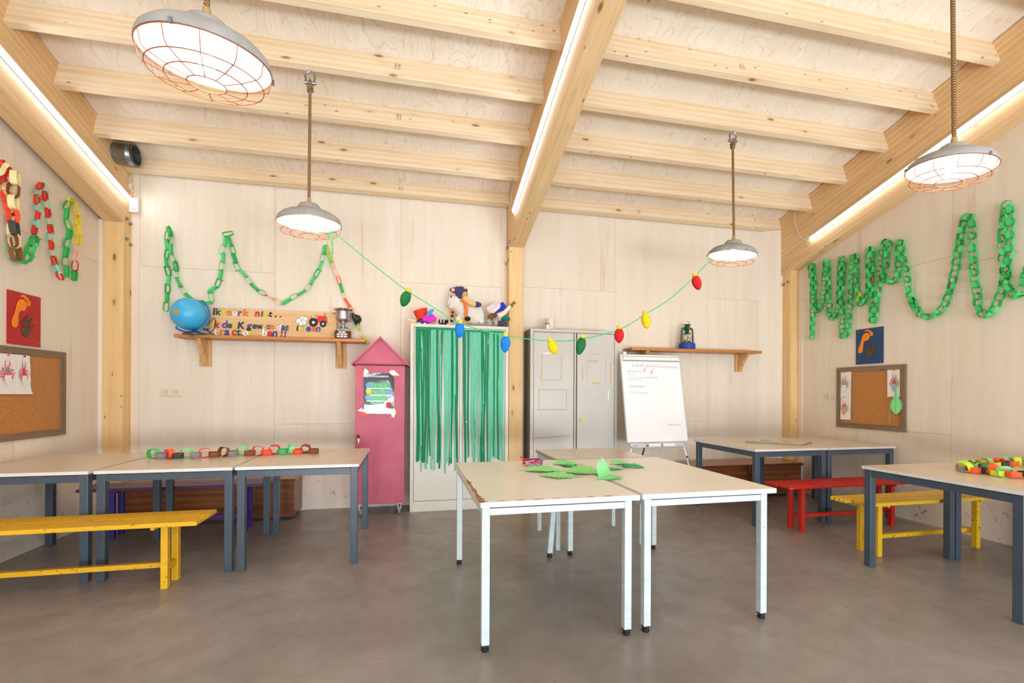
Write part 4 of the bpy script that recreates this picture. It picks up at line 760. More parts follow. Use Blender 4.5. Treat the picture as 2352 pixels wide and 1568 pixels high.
# painted sign board
def sign():
    yb = 5.335; f = lambda x, y: onY(370 + x / 4.8, 660 + y / 4.8, yb)
    tl, tr, bl = f(553, 222), f(1935, 278), f(540, 516); br = f(1932, 556)
    z0 = SZ; t = thing('sign_board', 'painted wooden sign about snoring and a tractor, on the pine shelf', 'sign', ((bl.x + br.x) / 2, yb, z0))
    poly = [(bl.x, z0), (br.x, z0), (tr.x, tr.z), (tl.x, tl.z)]
    part('board', MB().add([(x, yb, z) for x, z in poly] + [(x, yb + 0.018, z) for x, z in poly], [(0, 1, 2, 3), (7, 6, 5, 4), (0, 4, 5, 1), (1, 5, 6, 2), (2, 6, 7, 3), (3, 7, 4, 0)]), 'sign_wood', t, M=frame((bl.x, yb, z0), (1, 0, 0), (0, -1, 0)))
    rows = [
     [('I', 565, 300, 68, 'navy'), ('k', 597, 301, 66, 'green'), ('s', 668, 302, 52, 'yellow'), ('n', 722, 305, 52, 'orange'), ('u', 782, 306, 52, 'white'), ('r', 843, 309, 52, 'purple'), ('k', 902, 311, 64, 'orange'), ('n', 1030, 316, 56, 'red'), ('i', 1100, 318, 56, 'green'), ('e', 1134, 320, 54, 'yellow'), ('t', 1186, 321, 60, 'navy'), ('.', 1250, 325, 50, 'black'), ('.', 1280, 326, 50, 'white'), ('.', 1303, 327, 50, 'red')],
     [('I', 553, 442, 90, 'yellow'), ('k', 580, 440, 70, 'red'), ('d', 666, 443, 74, 'purple'), ('e', 727, 445, 52, 'green'), ('n', 783, 447, 52, 'yellow'), ('K', 840, 450, 66, 'navy'), ('g', 945, 452, 58, 'purple'), ('e', 1001, 453, 52, 'green'), ('w', 1054, 454, 46, 'navy'), ('o', 1112, 455, 48, 'yellow'), ('o', 1153, 456, 48, 'purple'), ('n', 1196, 457, 48, 'orange'), ('d', 1274, 464, 60, 'white'), ('a', 1322, 466, 52, 'blue'), ('t', 1370, 468, 58, 'green')],
     [('t', 580, 520, 72, 'white'), ('r', 640, 521, 60, 'orange'), ('a', 697, 522, 60, 'blue'), ('c', 775, 523, 60, 'red'), ('t', 832, 525, 70, 'green'), ('o', 895, 528, 58, 'white'), ('r', 955, 530, 58, 'yellow'), ('b', 1106, 534, 76, 'white'), ('e', 1166, 536, 60, 'red'), ('n', 1222, 538, 60, 'blue'), ('!', 1312, 540, 66, 'red'), ('!', 1352, 542, 66, 'purple')],
     [('i', 1490, 474, 52, 'navy'), ('k', 1518, 476, 58, 'yellow'), ('e', 1594, 480, 54, 'blue'), ('e', 1650, 482, 54, 'orange'), ('n', 1704, 484, 54, 'purple')]]
    lid_ = 0
    for row in rows:
        for ch, x, y, h, c in row:
            lid_ += 1
            o = f(x, y); k = (f(x, y - h) - o).length; up = ch in 'IKkdbt!i'
            size = k / 0.70 if up else k / 0.56
            if ch in 'g': size = k / 0.60
            if ch == '.': size = k / 0.5
            M = plane_frame(o + Vector((0, -0.0012 - 0.00004 * lid_, 0)), (1, 0, 0), (0, 0, 1))
            vs, fs = text_poly(ch, size * 1.06, 0.0021, 0.12); lt = part('letter', MB().add(vs, fs, M), 'ink_' + c, t)
            vs, fs = text_poly(ch, size * 1.06, 0.0040, 0.12); part('outline', MB().add(vs, fs, Matrix.Translation((0, 0.0006, 0)) @ M), 'ink_black', lt)
    def flat(nm, pts, mat, d, root): return part(nm, MB().prism([(p.x, p.z) for p in (f(x, y) for x, y in pts)], 0.0008, Matrix(((1, 0, 0, 0), (0, 0, -1, yb - d), (0, 1, 0, 0), (0, 0, 0, 1)))), mat, root)
    def circ(cx, cy, r, n=22): return [(cx + r * math.cos(2 * math.pi * i / n), cy + r * math.sin(2 * math.pi * i / n)) for i in range(n)]
    trk = flat('painted_tractor', [(1632, 370), (1636, 350), (1665, 338), (1720, 342), (1726, 316), (1800, 312), (1801, 282), (1812, 282), (1813, 316), (1832, 330), (1836, 388), (1720, 384)], 'ink_red', 0.001, t)
    flat('fender', [(1648, 345), (1646, 318), (1656, 318), (1660, 345)], 'ink_red', 0.001, trk); flat('steering_wheel', [(1700, 316), (1724, 298), (1726, 304), (1704, 322)], 'ink_black', 0.0022, trk); flat('grille', [(1808, 338), (1830, 334), (1832, 362), (1810, 362)], 'ink_grey', 0.0022, trk)
    for cx, cy, r in ((1680, 385, 40), (1786, 402, 30)):
        w = flat('wheel', circ(cx, cy, r * 1.25), 'ink_black', 0.0026, trk); flat('hub', circ(cx, cy, r * 0.38, 16), 'ink_white', 0.0034, w)
    for iq, (cx, cy, r) in enumerate(((1562, 355, 38), (1520, 372, 30), (1592, 352, 26), (1572, 390, 30), (1545, 398, 22))):
        pf = flat('smoke_puff', circ(cx, cy, r), 'ink_white', 0.0020 + 0.0022 * iq, t); flat('smoke_outline', circ(cx, cy, r + 4), 'ink_black', 0.0010 + 0.0022 * iq, pf)
sign()

def trophy():
    c = onY(787.5, 776, 5.26); t = thing('trophy_cup', 'silver trophy cup on a wooden base at the right end of the shelf', 'trophy', (c.x, 5.27, SZ)); M = Matrix.Translation((c.x, 5.27, SZ))
    h = onY(787, 711, 5.27).z - SZ; k = h / 0.285
    b = part('base', MB().lathe([(0, 0), (0.078, 0), (0.078, 0.075), (0.0, 0.075)], 28, M @ Matrix.Scale(k, 4)), 'base_wood', t, smooth=True)
    for i in range(3):
        for j in range(3 - (i == 0)):
            a = -1.57 + (j - 1 + (0.5 if i == 0 else 0)) * 0.42; part('name_plate', MB().cbox((0.0795 * k * math.cos(a), 0.0795 * k * math.sin(a), (0.058 - i * 0.020) * k), (0.004, 0.004, 0.013), M @ Matrix.Identity(4)).cbox((0.081 * k * math.cos(a), 0.081 * k * math.sin(a), (0.058 - i * 0.020) * k), (0.028, 0.004, 0.013), M), 'plate_silver', b)
    part('cup', MB().lathe([(0, 0.075), (0.072, 0.076), (0.070, 0.088), (0.045, 0.110), (0.016, 0.124), (0.014, 0.132), (0.024, 0.138), (0.014, 0.145), (0.030, 0.152), (0.058, 0.172), (0.066, 0.200), (0.066, 0.262), (0.074, 0.276), (0.090, 0.284), (0.088, 0.287), (0.070, 0.278), (0.062, 0.262), (0.060, 0.205), (0.0, 0.165)], 32, M @ Matrix.Scale(k, 4)), 'chrome', t, smooth=True)
trophy()
def felt_hat():
    c = onY(818, 733, 5.38); a = MB().lathe([(0.0, 0.085), (0.05, 0.075), (0.075, 0.04), (0.082, 0.0), (0.125, -0.012), (0.128, -0.006), (0.085, 0.008)], 24, Matrix.Translation((c.x, 5.385, c.z)) @ Matrix.Rotation(R(70), 4, 'Y') @ Matrix.Rotation(R(20), 4, 'X') @ Matrix.Scale(0.62, 4))
    t = thing('felt_hat', 'dark green felt hat hung behind the trophy cup', 'hat', (c.x, 5.36, c.z - 0.1)); part('crown', a, 'dark_green_felt', t, smooth=True)
    part('hat_cord', MB().tube(catmull([(c.x - 0.05, 5.29, c.z + 0.06), (c.x - 0.01, 5.285, c.z + 0.02), (c.x + 0.02, 5.285, c.z - 0.02), (c.x + 0.03, 5.30, c.z + 0.03)], 5), 0.003, 6), 'brass', t)
felt_hat()

# lantern on the right shelf
def lantern():
    z0 = 1.832; q = lambda x, y: onY(1540 + x / 17.42, 730 + y / 17.42, 5.29); c = q(665, 1190); k = (q(940, 1200) - q(385, 1190)).x / 0.16
    t = thing('storm_lantern', 'dark green storm lantern with a blue base on the right shelf', 'lantern', (c.x, 5.29, z0)); M = Matrix.Translation((c.x, 5.29, z0)) @ Matrix.Scale(k, 4)
    part('base_box', MB().lathe([(0, 0), (0.078, 0), (0.080, 0.004), (0.080, 0.062), (0.0, 0.062)], 24, M), 'box_blue', t, smooth=True)
    part('price_tag', MB().disc((0.055, 0.045), 0.030, 0.001, 16, M @ Matrix.Translation((0, -0.066, 0)) @ Matrix.Rotation(R(90), 4, 'X') @ Matrix.Rotation(R(35), 4, 'Y')), 'tape_white', t)
    part('fuel_tank', MB().lathe([(0.068, 0.062), (0.066, 0.070), (0.035, 0.078), (0.030, 0.090), (0, 0.09)], 24, M), 'lantern_green', t, smooth=True)
    part('glass_chimney', MB().lathe([(0.034, 0.088), (0.046, 0.110), (0.046, 0.135), (0.034, 0.155)], 24, M), 'glass_clear', t, smooth=True)
    part('hood', MB().lathe([(0.0, 0.262), (0.022, 0.262), (0.038, 0.256), (0.040, 0.252), (0.022, 0.250), (0.022, 0.240), (0.030, 0.232), (0.034, 0.200), (0.020, 0.196), (0.020, 0.184), (0.026, 0.172), (0.038, 0.160), (0.038, 0.155), (0, 0.155)], 24, M), 'lantern_green', t, smooth=True)
    for s in (-1, 1): part('side_tube', MB().tube([M @ Vector(p) for p in catmull([(s * 0.030, 0, 0.222), (s * 0.050, 0, 0.218), (s * 0.060, 0, 0.200), (s * 0.064, 0, 0.150), (s * 0.068, 0, 0.066)], 5)], 0.0085 * k, 8), 'lantern_green', t, smooth=True)
    for s in (-1, 1): part('guard_wire', MB().tube([M @ Vector(p) for p in ((s * 0.05, -0.035, 0.155), (0, -0.05, 0.115), (-s * 0.05, -0.035, 0.075))], 0.002, 5), 'galvanised', t)
    part('twine', MB().tube([M @ Vector(p) for p in catmull([(-0.015, -0.01, 0.290), (0.004, -0.01, 0.292), (0.008, -0.03, 0.262), (0.0, -0.042, 0.22), (-0.010, -0.044, 0.16), (-0.040, -0.052, 0.085), (-0.050, -0.05, 0.070), (-0.035, -0.052, 0.078), (-0.012, -0.05, 0.14)], 5)], 0.0032, 6), 'twine', t, smooth=True)
lantern()

# ------------------------------------------------------------------ paper chains
LINKS = {}
def link_mesh(col, L, W, B, kind):
    """one paper loop: long axis local X, opening seen along local Y, band width along Y"""
    key = (col, L, W, B, kind)
    if key in LINKS: return LINKS[key]
    rnd = random.Random(hash(kind) % 97 + kind); n = 12; t = 0.0011; pts = []
    for i in range(n):
        a = 2 * math.pi * i / n; p = 2.6
        cx, sz = math.cos(a), math.sin(a)
        pts.append((L / 2 * math.copysign(abs(cx) ** (2 / p), cx) * (1 + rnd.uniform(-0.05, 0.05)), W / 2 * math.copysign(abs(sz) ** (2 / p), sz) * (1 + rnd.uniform(-0.12, 0.12))))
    m = MB(); vs = []
    for x, z in pts:
        k = 1 - t / max(0.004, math.hypot(x, z))
        tw = 0.10 * kind * x
        vs += [(x, -B / 2 + tw * 0.3, z), (x, B / 2 + tw * 0.3, z), (x * k, B / 2 + tw * 0.3, z * k), (x * k, -B / 2 + tw * 0.3, z * k)]
    fs = []
    for i in range(n):
        a, b = 4 * i, 4 * ((i + 1) % n)
        for q in range(4): fs.append((a + q, b + q, b + (q + 1) % 4, a + (q + 1) % 4))
    m.add(vs, fs)
    if kind % 2: # loose glued tail
        x, z = pts[2]; m.add([(x, -B / 2, z), (x, B / 2, z), (x + 0.35 * W, B / 2, z + 0.22 * W), (x + 0.35 * W, -B / 2, z + 0.22 * W)], [(0, 1, 2, 3)])
    LINKS[key] = m.mesh('paper_link', 'paper_' + col, None, True); return LINKS[key]
def chain(name, label, path, out, colours, L, W, B, pitch, group='paper chains', tails=False, phase=0, jitter=0.12, flat=0.5, seed=1):
    """path: 3D polyline; out: normal away from the wall"""
    P = catmull(path, 5); out = Vector(out).normalized(); rnd = random.Random(seed)
    base = min(P, key=lambda p: p.z); t = thing(name, label, 'garland', base, 0, group)
    s = [0.0]
    for a, b in zip(P[:-1], P[1:]): s.append(s[-1] + (b - a).length)
    def at(d):
        d = min(max(d, 0), s[-1] - 1e-5)
        import bisect
        i = min(bisect.bisect_right(s, d) - 1, len(P) - 2); f = (d - s[i]) / max(1e-9, s[i + 1] - s[i]); return P[i].lerp(P[i + 1], f)
    n = int(s[-1] / pitch); 
    for k in range(n):
        d = (k + 0.5) * pitch; c = at(d); tg = (at(d + pitch * 0.4) - at(d - pitch * 0.4)); tg = tg.normalized() if tg.length > 1e-6 else Vector((0, 0, 1))
        face = (k + phase) % 2 == 0
        side = out.cross(tg).normalized()
        ax = out if face else side
        ang = rnd.uniform(-jitter, jitter) * 3; y = (ax * math.cos(ang) + (side if face else -out) * math.sin(ang)).normalized()
        y = (y - tg * y.dot(tg)).normalized(); z = tg.cross(y)
        cc = c + out * rnd.uniform(0, 0.006)
        M = Matrix(((tg.x, y.x, z.x, cc.x - base.x), (tg.y, y.y, z.y, cc.y - base.y), (tg.z, y.z, z.z, cc.z - base.z), (0, 0, 0, 1)))
        col = colours[k % len(colours)] if not callable(colours) else colours(k, n, rnd)
        o = bpy.data.objects.new('paper_link', link_mesh(col, L, W, B, rnd.choice((1, 3) if tails and rnd.random() < 0.5 else (0, 2)))); COL.objects.link(o); o.parent = t; o.matrix_local = M
    return t
def wallpts(pts, ox, oy, sc, f): return [f(ox + x / sc, oy + y / sc) for x, y in pts]
RW = lambda x, y: onX(x, y, RIGHT - 0.042)
LW = lambda x, y: onX(x, y, LEFT + 0.036)
BW = lambda x, y: onY(x, y, BACK - 0.036)
A1 = [(215, 1440), (215, 1250), (225, 1050), (222, 800), (215, 600), (195, 470), (210, 405), (232, 480), (240, 650), (240, 900), (285, 1050), (345, 950), (370, 800), (385, 600), (395, 430), (405, 355), (432, 420), (440, 700), (450, 900), (450, 1080), (500, 1150), (560, 1060), (590, 900), (596, 600), (610, 400), (622, 305), (640, 400), (636, 600), (622, 800), (640, 1100), (630, 1300), (645, 1410), (705, 1330), (730, 1100), (752, 800), (765, 500), (775, 330), (795, 275), (825, 340), (830, 600), (850, 800), (895, 955), (965, 850), (1000, 700), (1000, 500), (995, 300), (1020, 175), (1045, 260), (1035, 450), (1030, 650), (1040, 900), (1045, 1100), (1065, 1210), (1090, 1080), (1115, 850), (1140, 600), (1150, 400), (1180, 180), (1240, 90), (1280, 130), (1250, 260), (1235, 430), (1210, 560), (1285, 650), (1390, 600), (1405, 450), (1410, 250), (1415, 120), (1445, 75), (1450, 160), (1480, 330), (1520, 500), (1545, 700), (1580, 860), (1640, 1000)]
A2 = [(1195, 990), (1255, 1105), (1340, 1140), (1430, 1090), (1490, 980), (1530, 850), (1560, 700), (1580, 570), (1605, 430), (1640, 335), (1680, 370), (1682, 500), (1690, 650), (1700, 800), (1722, 950), (1742, 1085), (1800, 1132), (1850, 1090), (1890, 1010), (1925, 920), (1945, 780), (1930, 600), (1930, 420), (1955, 260), (1980, 250), (1990, 350), (1985, 500), (1975, 650), (1958, 760), (1960, 860), (1990, 930), (2030, 975), (2070, 945), (2100, 860), (2130, 760), (2160, 700)]
pr = wallpts(A1, 1830, 540, 6.032, RW) + wallpts(A2, 1750, 400, 3.485, RW)
def rcol(k, n, r):
    return 'orange' if k == 128 else 'olive' if k == 108 else 'green' if r.random() < 0.72 else 'green2'
chain('paper_chain', 'long bright green paper chain swagged over the right wall', pr, (-1, 0, 0), rcol, 0.070, 0.062, 0.031, 0.0555, seed=4)
B1 = wallpts([(160, 1520), (170, 1400), (182, 1270), (190, 1100), (205, 930), (175, 760), (165, 620), (190, 480), (185, 340), (200, 200), (215, 125), (235, 250), (238, 420), (250, 570), (290, 690), (335, 775), (290, 830), (345, 940), (390, 1070), (470, 1200), (570, 1300), (680, 1370), (800, 1388), (930, 1370), (935, 1280), (915, 1190), (1010, 1120), (1070, 1000), (1110, 850), (1120, 700), (1145, 580), (1110, 490), (1165, 400), (1185, 260), (1235, 200), (1262, 350), (1310, 480), (1335, 620), (1375, 740)], 360, 510, 7.465, BW)
B2 = wallpts([(1350, 1220), (1420, 1300), (1490, 1390), (1560, 1450), (1640, 1480), (1720, 1530), (1765, 1550), (1820, 1520), (1890, 1480), (1960, 1440), (2010, 1380), (2060, 1300), (2100, 1220), (2130, 1120), (2145, 1030)], 200, 300, 3.92, BW)
def bcol(k, n, r): return 'pink' if k == n - 11 else 'yellow' if k == n - 10 else 'green' if r.random() < 0.6 else 'green2'
chain('paper_chain', 'thin green paper chain in swags over the globe and sign', B1 + B2, (0, -1, 0), bcol, 0.112, 0.046, 0.024, 0.090, tails=True, seed=9)
C1 = wallpts([(280, 250), (310, 340), (335, 430), (365, 520), (405, 610), (440, 690), (465, 770), (482, 830), (508, 900), (550, 985), (595, 1060), (632, 1150), (665, 1240), (690, 1320), (725, 1390), (775, 1460), (810, 1510)], 700, 520, 5.6, lambda x, y: onY(x, y, BACK - 0.03 if y < 755 else 5.30))
chain('paper_chain', 'pastel yellow, pink and orange paper chain hanging down beside the trophy', C1, (0, -1, 0), ['yellow', 'olive', 'pink', 'pink', 'orange', 'green2', 'cream', 'orange', 'red', 'yellow', 'pink', 'olive', 'yellow', 'olive'], 0.105, 0.040, 0.026, 0.086, tails=True, seed=3)
LWp = lambda pts: wallpts(pts, 0, 350, 4.75, LW)
chain('paper_chain', 'mixed red, brown and green paper chain at the left picture edge', LWp([(-60, 330), (-20, 200), (30, 135), (75, 190), (100, 270), (100, 370), (65, 450), (95, 580), (135, 690), (125, 790), (130, 900), (145, 1030), (160, 1110), (215, 1180), (285, 1150), (325, 1060), (370, 960), (372, 900)]), (1, 0, 0), ['red', 'cream', 'red', 'red', 'cream', 'orange', 'orange', 'red', 'cream', 'brown', 'green2', 'green2', 'green', 'green', 'green2'], 0.098, 0.060, 0.034, 0.080, tails=True, seed=5)
chain('paper_chain', 'cream and orange paper chain strand cut by the left picture edge', [p + Vector((0.075, 0, 0)) for p in LWp([(25, 200), (12, 420), (5, 620), (15, 830), (25, 1000), (35, 1120), (40, 1260)])], (1, 0, 0), ['cream', 'brown', 'cream', 'orange', 'dark'], 0.110, 0.062, 0.040, 0.092, seed=6)
chain('paper_chain', 'red and mint paper chain looped over a nail on the left wall', LWp([(368, 885), (390, 770), (408, 680), (405, 590), (398, 500), (412, 420), (445, 355), (478, 370), (488, 490), (508, 600), (522, 700), (540, 800), (545, 890), (556, 980), (570, 1080), (586, 1160), (602, 1240), (640, 1330), (690, 1430)]), (1, 0, 0), ['red', 'mint'], 0.080, 0.040, 0.024, 0.064, tails=True, seed=7)
chain('paper_chain', 'green and yellow paper chain beside the left post', LWp([(725, 1350), (715, 1220), (722, 1080), (740, 950), (750, 860), (722, 720), (725, 600), (770, 530), (815, 600), (840, 720), (840, 830), (855, 920), (840, 1010), (830, 1100), (815, 1200), (808, 1300), (800, 1390), (770, 1465)]), (1, 0, 0), ['green2', 'green', 'green2', 'green', 'green2', 'green', 'green2', 'green2', 'yellow', 'yellow', 'yellow', 'yellow', 'yellow', 'pink', 'pink', 'red'], 0.102, 0.044, 0.028, 0.084, tails=True, seed=8)

def table_chain(label, pts, colours, dia, B, pitch, seed):
    P = catmull(pts, 6); rnd = random.Random(seed); t = thing('paper_chain', label, 'garland', (P[0].x, P[0].y, TOP), 0, 'paper chains')
    s = [0.0]
    for a, b in zip(P[:-1], P[1:]): s.append(s[-1] + (b - a).length)
    n = int(s[-1] / pitch)
    for k in range(n + 1):
        d = k * pitch; i = 0
        while i < len(P) - 2 and s[i + 1] < d: i += 1
        c = P[i].lerp(P[i + 1], min(1, (d - s[i]) / max(1e-9, s[i + 1] - s[i]))); tg = (P[i + 1] - P[i]).normalized()
        lying = k % 2 == 1; yaw = math.atan2(tg.y, tg.x) + rnd.uniform(-0.9, 0.9)
        if lying: M = Matrix.Rotation(yaw, 4, 'Z') @ Matrix.Rotation(R(90) + rnd.uniform(-0.06, 0.06), 4, 'X'); z = TOP + B / 2 + 0.005
        else: tl = rnd.uniform(-0.45, 0.45); M = Matrix.Rotation(yaw, 4, 'Z') @ Matrix.Rotation(tl, 4, 'X'); z = TOP + dia * 0.53 * math.cos(tl) + B / 2 * abs(math.sin(tl)) + 0.001
        o = bpy.data.objects.new('paper_link', link_mesh(colours[k % len(colours)], dia * 1.1, dia, B, rnd.choice((0, 2)))); COL.objects.link(o); o.parent = t; o.matrix_local = Matrix.Translation((c.x - P[0].x, c.y - P[0].y, z - TOP)) @ M
table_chain('orange, green and grey paper chain lying across the left tables', [onZ(x, y, TOP) for x, y in ((352, 1053), (420, 1053), (480, 1051), (545, 1047), (600, 1046), (640, 1043), (690, 1043), (722, 1042))], ['green', 'grey', 'orange', 'dark', 'lightgreen', 'grey', 'orange', 'brown', 'brown', 'grey', 'lightgreen', 'brown', 'orange', 'orange', 'orange', 'green', 'lightgreen', 'orange', 'brown', 'brown', 'lightgreen'], 0.074, 0.040, 0.064, 11)
table_chain('neon yellow, orange and green paper chain heaped on the right table', [onZ(x, y, TOP) for x, y in ((2400, 1092), (2352, 1097), (2310, 1097), (2285, 1092), (2262, 1087), (2225, 1086), (2210, 1081), (2235, 1077), (2270, 1074), (2300, 1072), (2350, 1070), (2420, 1068))], ['lime', 'brown', 'lightgreen', 'orange', 'lime', 'dark', 'lime', 'orange', 'lightgreen', 'lime', 'orange', 'dark', 'lightgreen', 'orange', 'lime', 'grey'], 0.066, 0.036, 0.047, 12)

# ------------------------------------------------------------------ paper bulb garland between two lamps
def bulbs():
    Y = 3.93; Q = lambda x, y: onY(x, y, Y)
    pts = [Q(775, 540), Q(860, 610), (Q(936, 668)), Q(1000, 708), Q(1057, 742), Q(1160, 770), Q(1265, 783), Q(1337, 778), Q(1421, 757), Q(1480, 723), Q(1540, 685), Q(1594, 636), Q(1630, 598)]
    t = thing('bulb_garland', 'ribbon garland of honeycomb paper light bulbs strung between two lamps', 'garland', (pts[6].x, Y, pts[6].z - 0.15))
    P = catmull(pts, 5); m = MB(); vs = []
    for i, p in enumerate(P): tw = 0.0035 * math.cos(i * 0.23); vs += [p + Vector((0, 0.0016, 0.0045)), p + Vector((0, -0.0016, -0.0045))]
    m.add(vs, [(2 * i, 2 * i + 1, 2 * i + 3, 2 * i + 2) for i in range(len(P) - 1)]); part('ribbon', m, 'ribbon', t)
    for pp in ([(757, 532), (752, 560), (751, 585), (757, 605)], [(757, 530), (762, 560), (764, 582)], [(764, 535), (763, 570), (760, 612)]):
        part('loose_ribbon', MB().tube(catmull([Q(*q) for q in pp], 4), 0.003, 5), 'ribbon', t)
    part('ribbon_knot', MB().tube([Q(758, 530), Q(766, 534), Q(775, 540), Q(768, 530), Q(760, 534)], 0.004, 5).tube([Q(1625, 596), Q(1632, 592), Q(1636, 600), Q(1628, 604)], 0.004, 5), 'ribbon', t)
    for col, (cx, cy), (bx, by) in (('green', (940, 670), (924, 704)), ('blue', (1057, 742), (1055, 776)), ('blue', (1162, 772), (1160, 810)), ('yellow', (1262, 783), (1277, 814)), ('green', (1339, 776), (1329, 815)), ('red', (1422, 755), (1422, 788)), ('yellow', (1480, 721), (1487, 755)), ('red', (1594, 634), (1606, 666))):
        a, b = Q(cx, cy - 6.5), Q(bx, by + 1); d = (b - a).normalized(); Z = Matrix.Translation(a) @ (-d).to_track_quat('Z', 'Y').to_matrix().to_4x4(); ln = (b - a).length * 0.98 if col != 'x' else 0.1; r = 0.0445
        cap = 0.026; body = ln - cap; n = 16
        prof = [(0.016, -cap), (0.30 * r + 0.012, -cap - 0.02 * body), (0.80 * r, -cap - 0.14 * body), (r, -cap - 0.38 * body), (0.93 * r, -cap - 0.58 * body), (0.68 * r, -cap - 0.80 * body), (0.34 * r, -cap - 0.94 * body), (0.0, -cap - body)]
        mm = MB(); ns = 28; vs = []
        for rr, z in prof:
            for j in range(ns):
                a2 = 2 * math.pi * j / ns; k = 1.0 if j % 2 else 0.93
                if j in (20, 21): k = 0.72
                vs.append((rr * k * math.cos(a2), rr * k * math.sin(a2), z))
        mm.add(vs, [(i * ns + j, i * ns + (j + 1) % ns, (i + 1) * ns + (j + 1) % ns, (i + 1) * ns + j) for i in range(len(prof) - 1) for j in range(ns)], Z)
        bo = part('paper_bulb', mm, 'honey_' + col, t); part('cap', MB().lathe([(0.0, 0.004), (0.019, 0.004), (0.021, -0.010), (0.021, -cap - 0.002), (0.0, -cap - 0.002)], 14, Z), 'bulb_cap', bo, smooth=True)
bulbs()

# ------------------------------------------------------------------ footprint plaques
def plaque(label, o, right, w, h, mat):
    t = thing('footprint_plaque', label, 'sign', o, 0, 'footprint plaques'); M = plane_frame(o, right, (0, 0, 1))
    part('plate', MB().box((0, 0, 0.001), (w, h, 0.010), M), mat, t)
    def S(u, v): return (u * w, v * h)
    def ell(cx, cy, rx, ry, rot=0.0, n=18):
        return [(cx * w + math.cos(rot) * rx * w * math.cos(a) - math.sin(rot) * ry * w * math.sin(a), cy * h + math.sin(rot) * rx * w * math.cos(a) + math.cos(rot) * ry * w * math.sin(a)) for a in [2 * math.pi * i / n for i in range(n)]]
    T = lambda z: M @ Matrix.Translation((0, 0, z))
    foot = [(0.10, 0.36), (0.13, 0.32), (0.20, 0.315), (0.255, 0.345), (0.275, 0.42), (0.285, 0.54), (0.31, 0.63), (0.36, 0.655), (0.44, 0.66), (0.50, 0.70), (0.53, 0.76), (0.52, 0.82), (0.47, 0.865), (0.40, 0.88), (0.32, 0.86), (0.26, 0.80), (0.225, 0.70), (0.17, 0.56), (0.10, 0.44)]
    part('foot_sole', MB().prism([S(u, v) for u, v in foot], 0.006, T(0.010)), 'sign_orange', t, bevel=0.002)
    for cx, cy, rx, ry in ((0.595, 0.825, 0.052, 0.072), (0.548, 0.895, 0.030, 0.042), (0.49, 0.925, 0.026, 0.040), (0.435, 0.945, 0.022, 0.036), (0.378, 0.935, 0.018, 0.026)):
        part('toe', MB().prism(ell(cx, cy, rx, ry, -0.3), 0.006, T(0.010)), 'sign_orange', t)
    part('paw_pad', MB().prism(ell(0.515, 0.285, 0.115, 0.150, 0.1), 0.006, T(0.010)), 'sign_brown', t, bevel=0.002)
    for cx, cy, rot in ((0.435, 0.445, -0.45), (0.545, 0.505, -0.22), (0.635, 0.465, -0.50), (0.675, 0.355, -0.62)):
        part('paw_toe', MB().prism(ell(cx, cy, 0.040, 0.080, rot), 0.006, T(0.010)).prism(ell(cx - math.sin(rot) * 0.12, cy + math.cos(rot) * 0.082, 0.014, 0.024, rot), 0.006, T(0.010)), 'sign_brown', t)
    for u, v in ((0.08, 0.93), (0.92, 0.93), (0.08, 0.08), (0.92, 0.08)): part('screw', MB().disc(S(u, v), 0.004, 0.0015, 10, T(0.010)), 'chrome', t)
a_ = onX(14, 788.7, LEFT); plaque('red plaque with orange footprint and brown paw on the left wall', Vector((LEFT, 4.241, 1.631)), (0, 1, 0), 0.319, 0.406, 'sign_red')
plaque('blue plaque with orange footprint and brown paw on the right wall', Vector((RIGHT, 4.360, 1.616)), (0, -1, 0), 0.313, 0.394, 'sign_blue')

# ------------------------------------------------------------------ cork boards
def corkboard(label, o, right, w, h, fw=0.052):
    t = thing('cork_board', label, 'notice board', o, 0, 'framed cork boards'); M = plane_frame(o, right, (0, 0, 1))
    part('cork_panel', MB().box((fw * 0.8, fw * 0.8, 0.002), (w - fw * 0.8, h - fw * 0.8, 0.012), M), 'cork', t)
    R3 = M.to_3x3(); zx, zy, zz = R3.col[0], R3.col[1], R3.col[2]
    for P, ax in (([(0, 0), (w, 0), (w - fw, fw), (fw, fw)], zx), ([(0, h), (fw, h - fw), (w - fw, h - fw), (w, h)], zx), ([(0, 0), (fw, fw), (fw, h - fw), (0, h)], zy), ([(w, 0), (w, h), (w - fw, h - fw), (w - fw, fw)], zy)):
        part('frame_board', MB().prism(P, 0.022, M @ Matrix.Translation((0, 0, 0.002))), 'weathered_frame', t, M=frame(M @ Vector((P[0][0], P[0][1], 0)), ax, zz))
    return M
CL = corkboard('cork board in a weathered frame on the left wall', Vector((LEFT, 3.86, 0.898)), (0, 1, 0), 0.972, 0.713)
CR = corkboard('cork board in a weathered frame on the right wall', Vector((RIGHT, 4.592, 0.893)), (0, -1, 0), 0.786, 0.697)
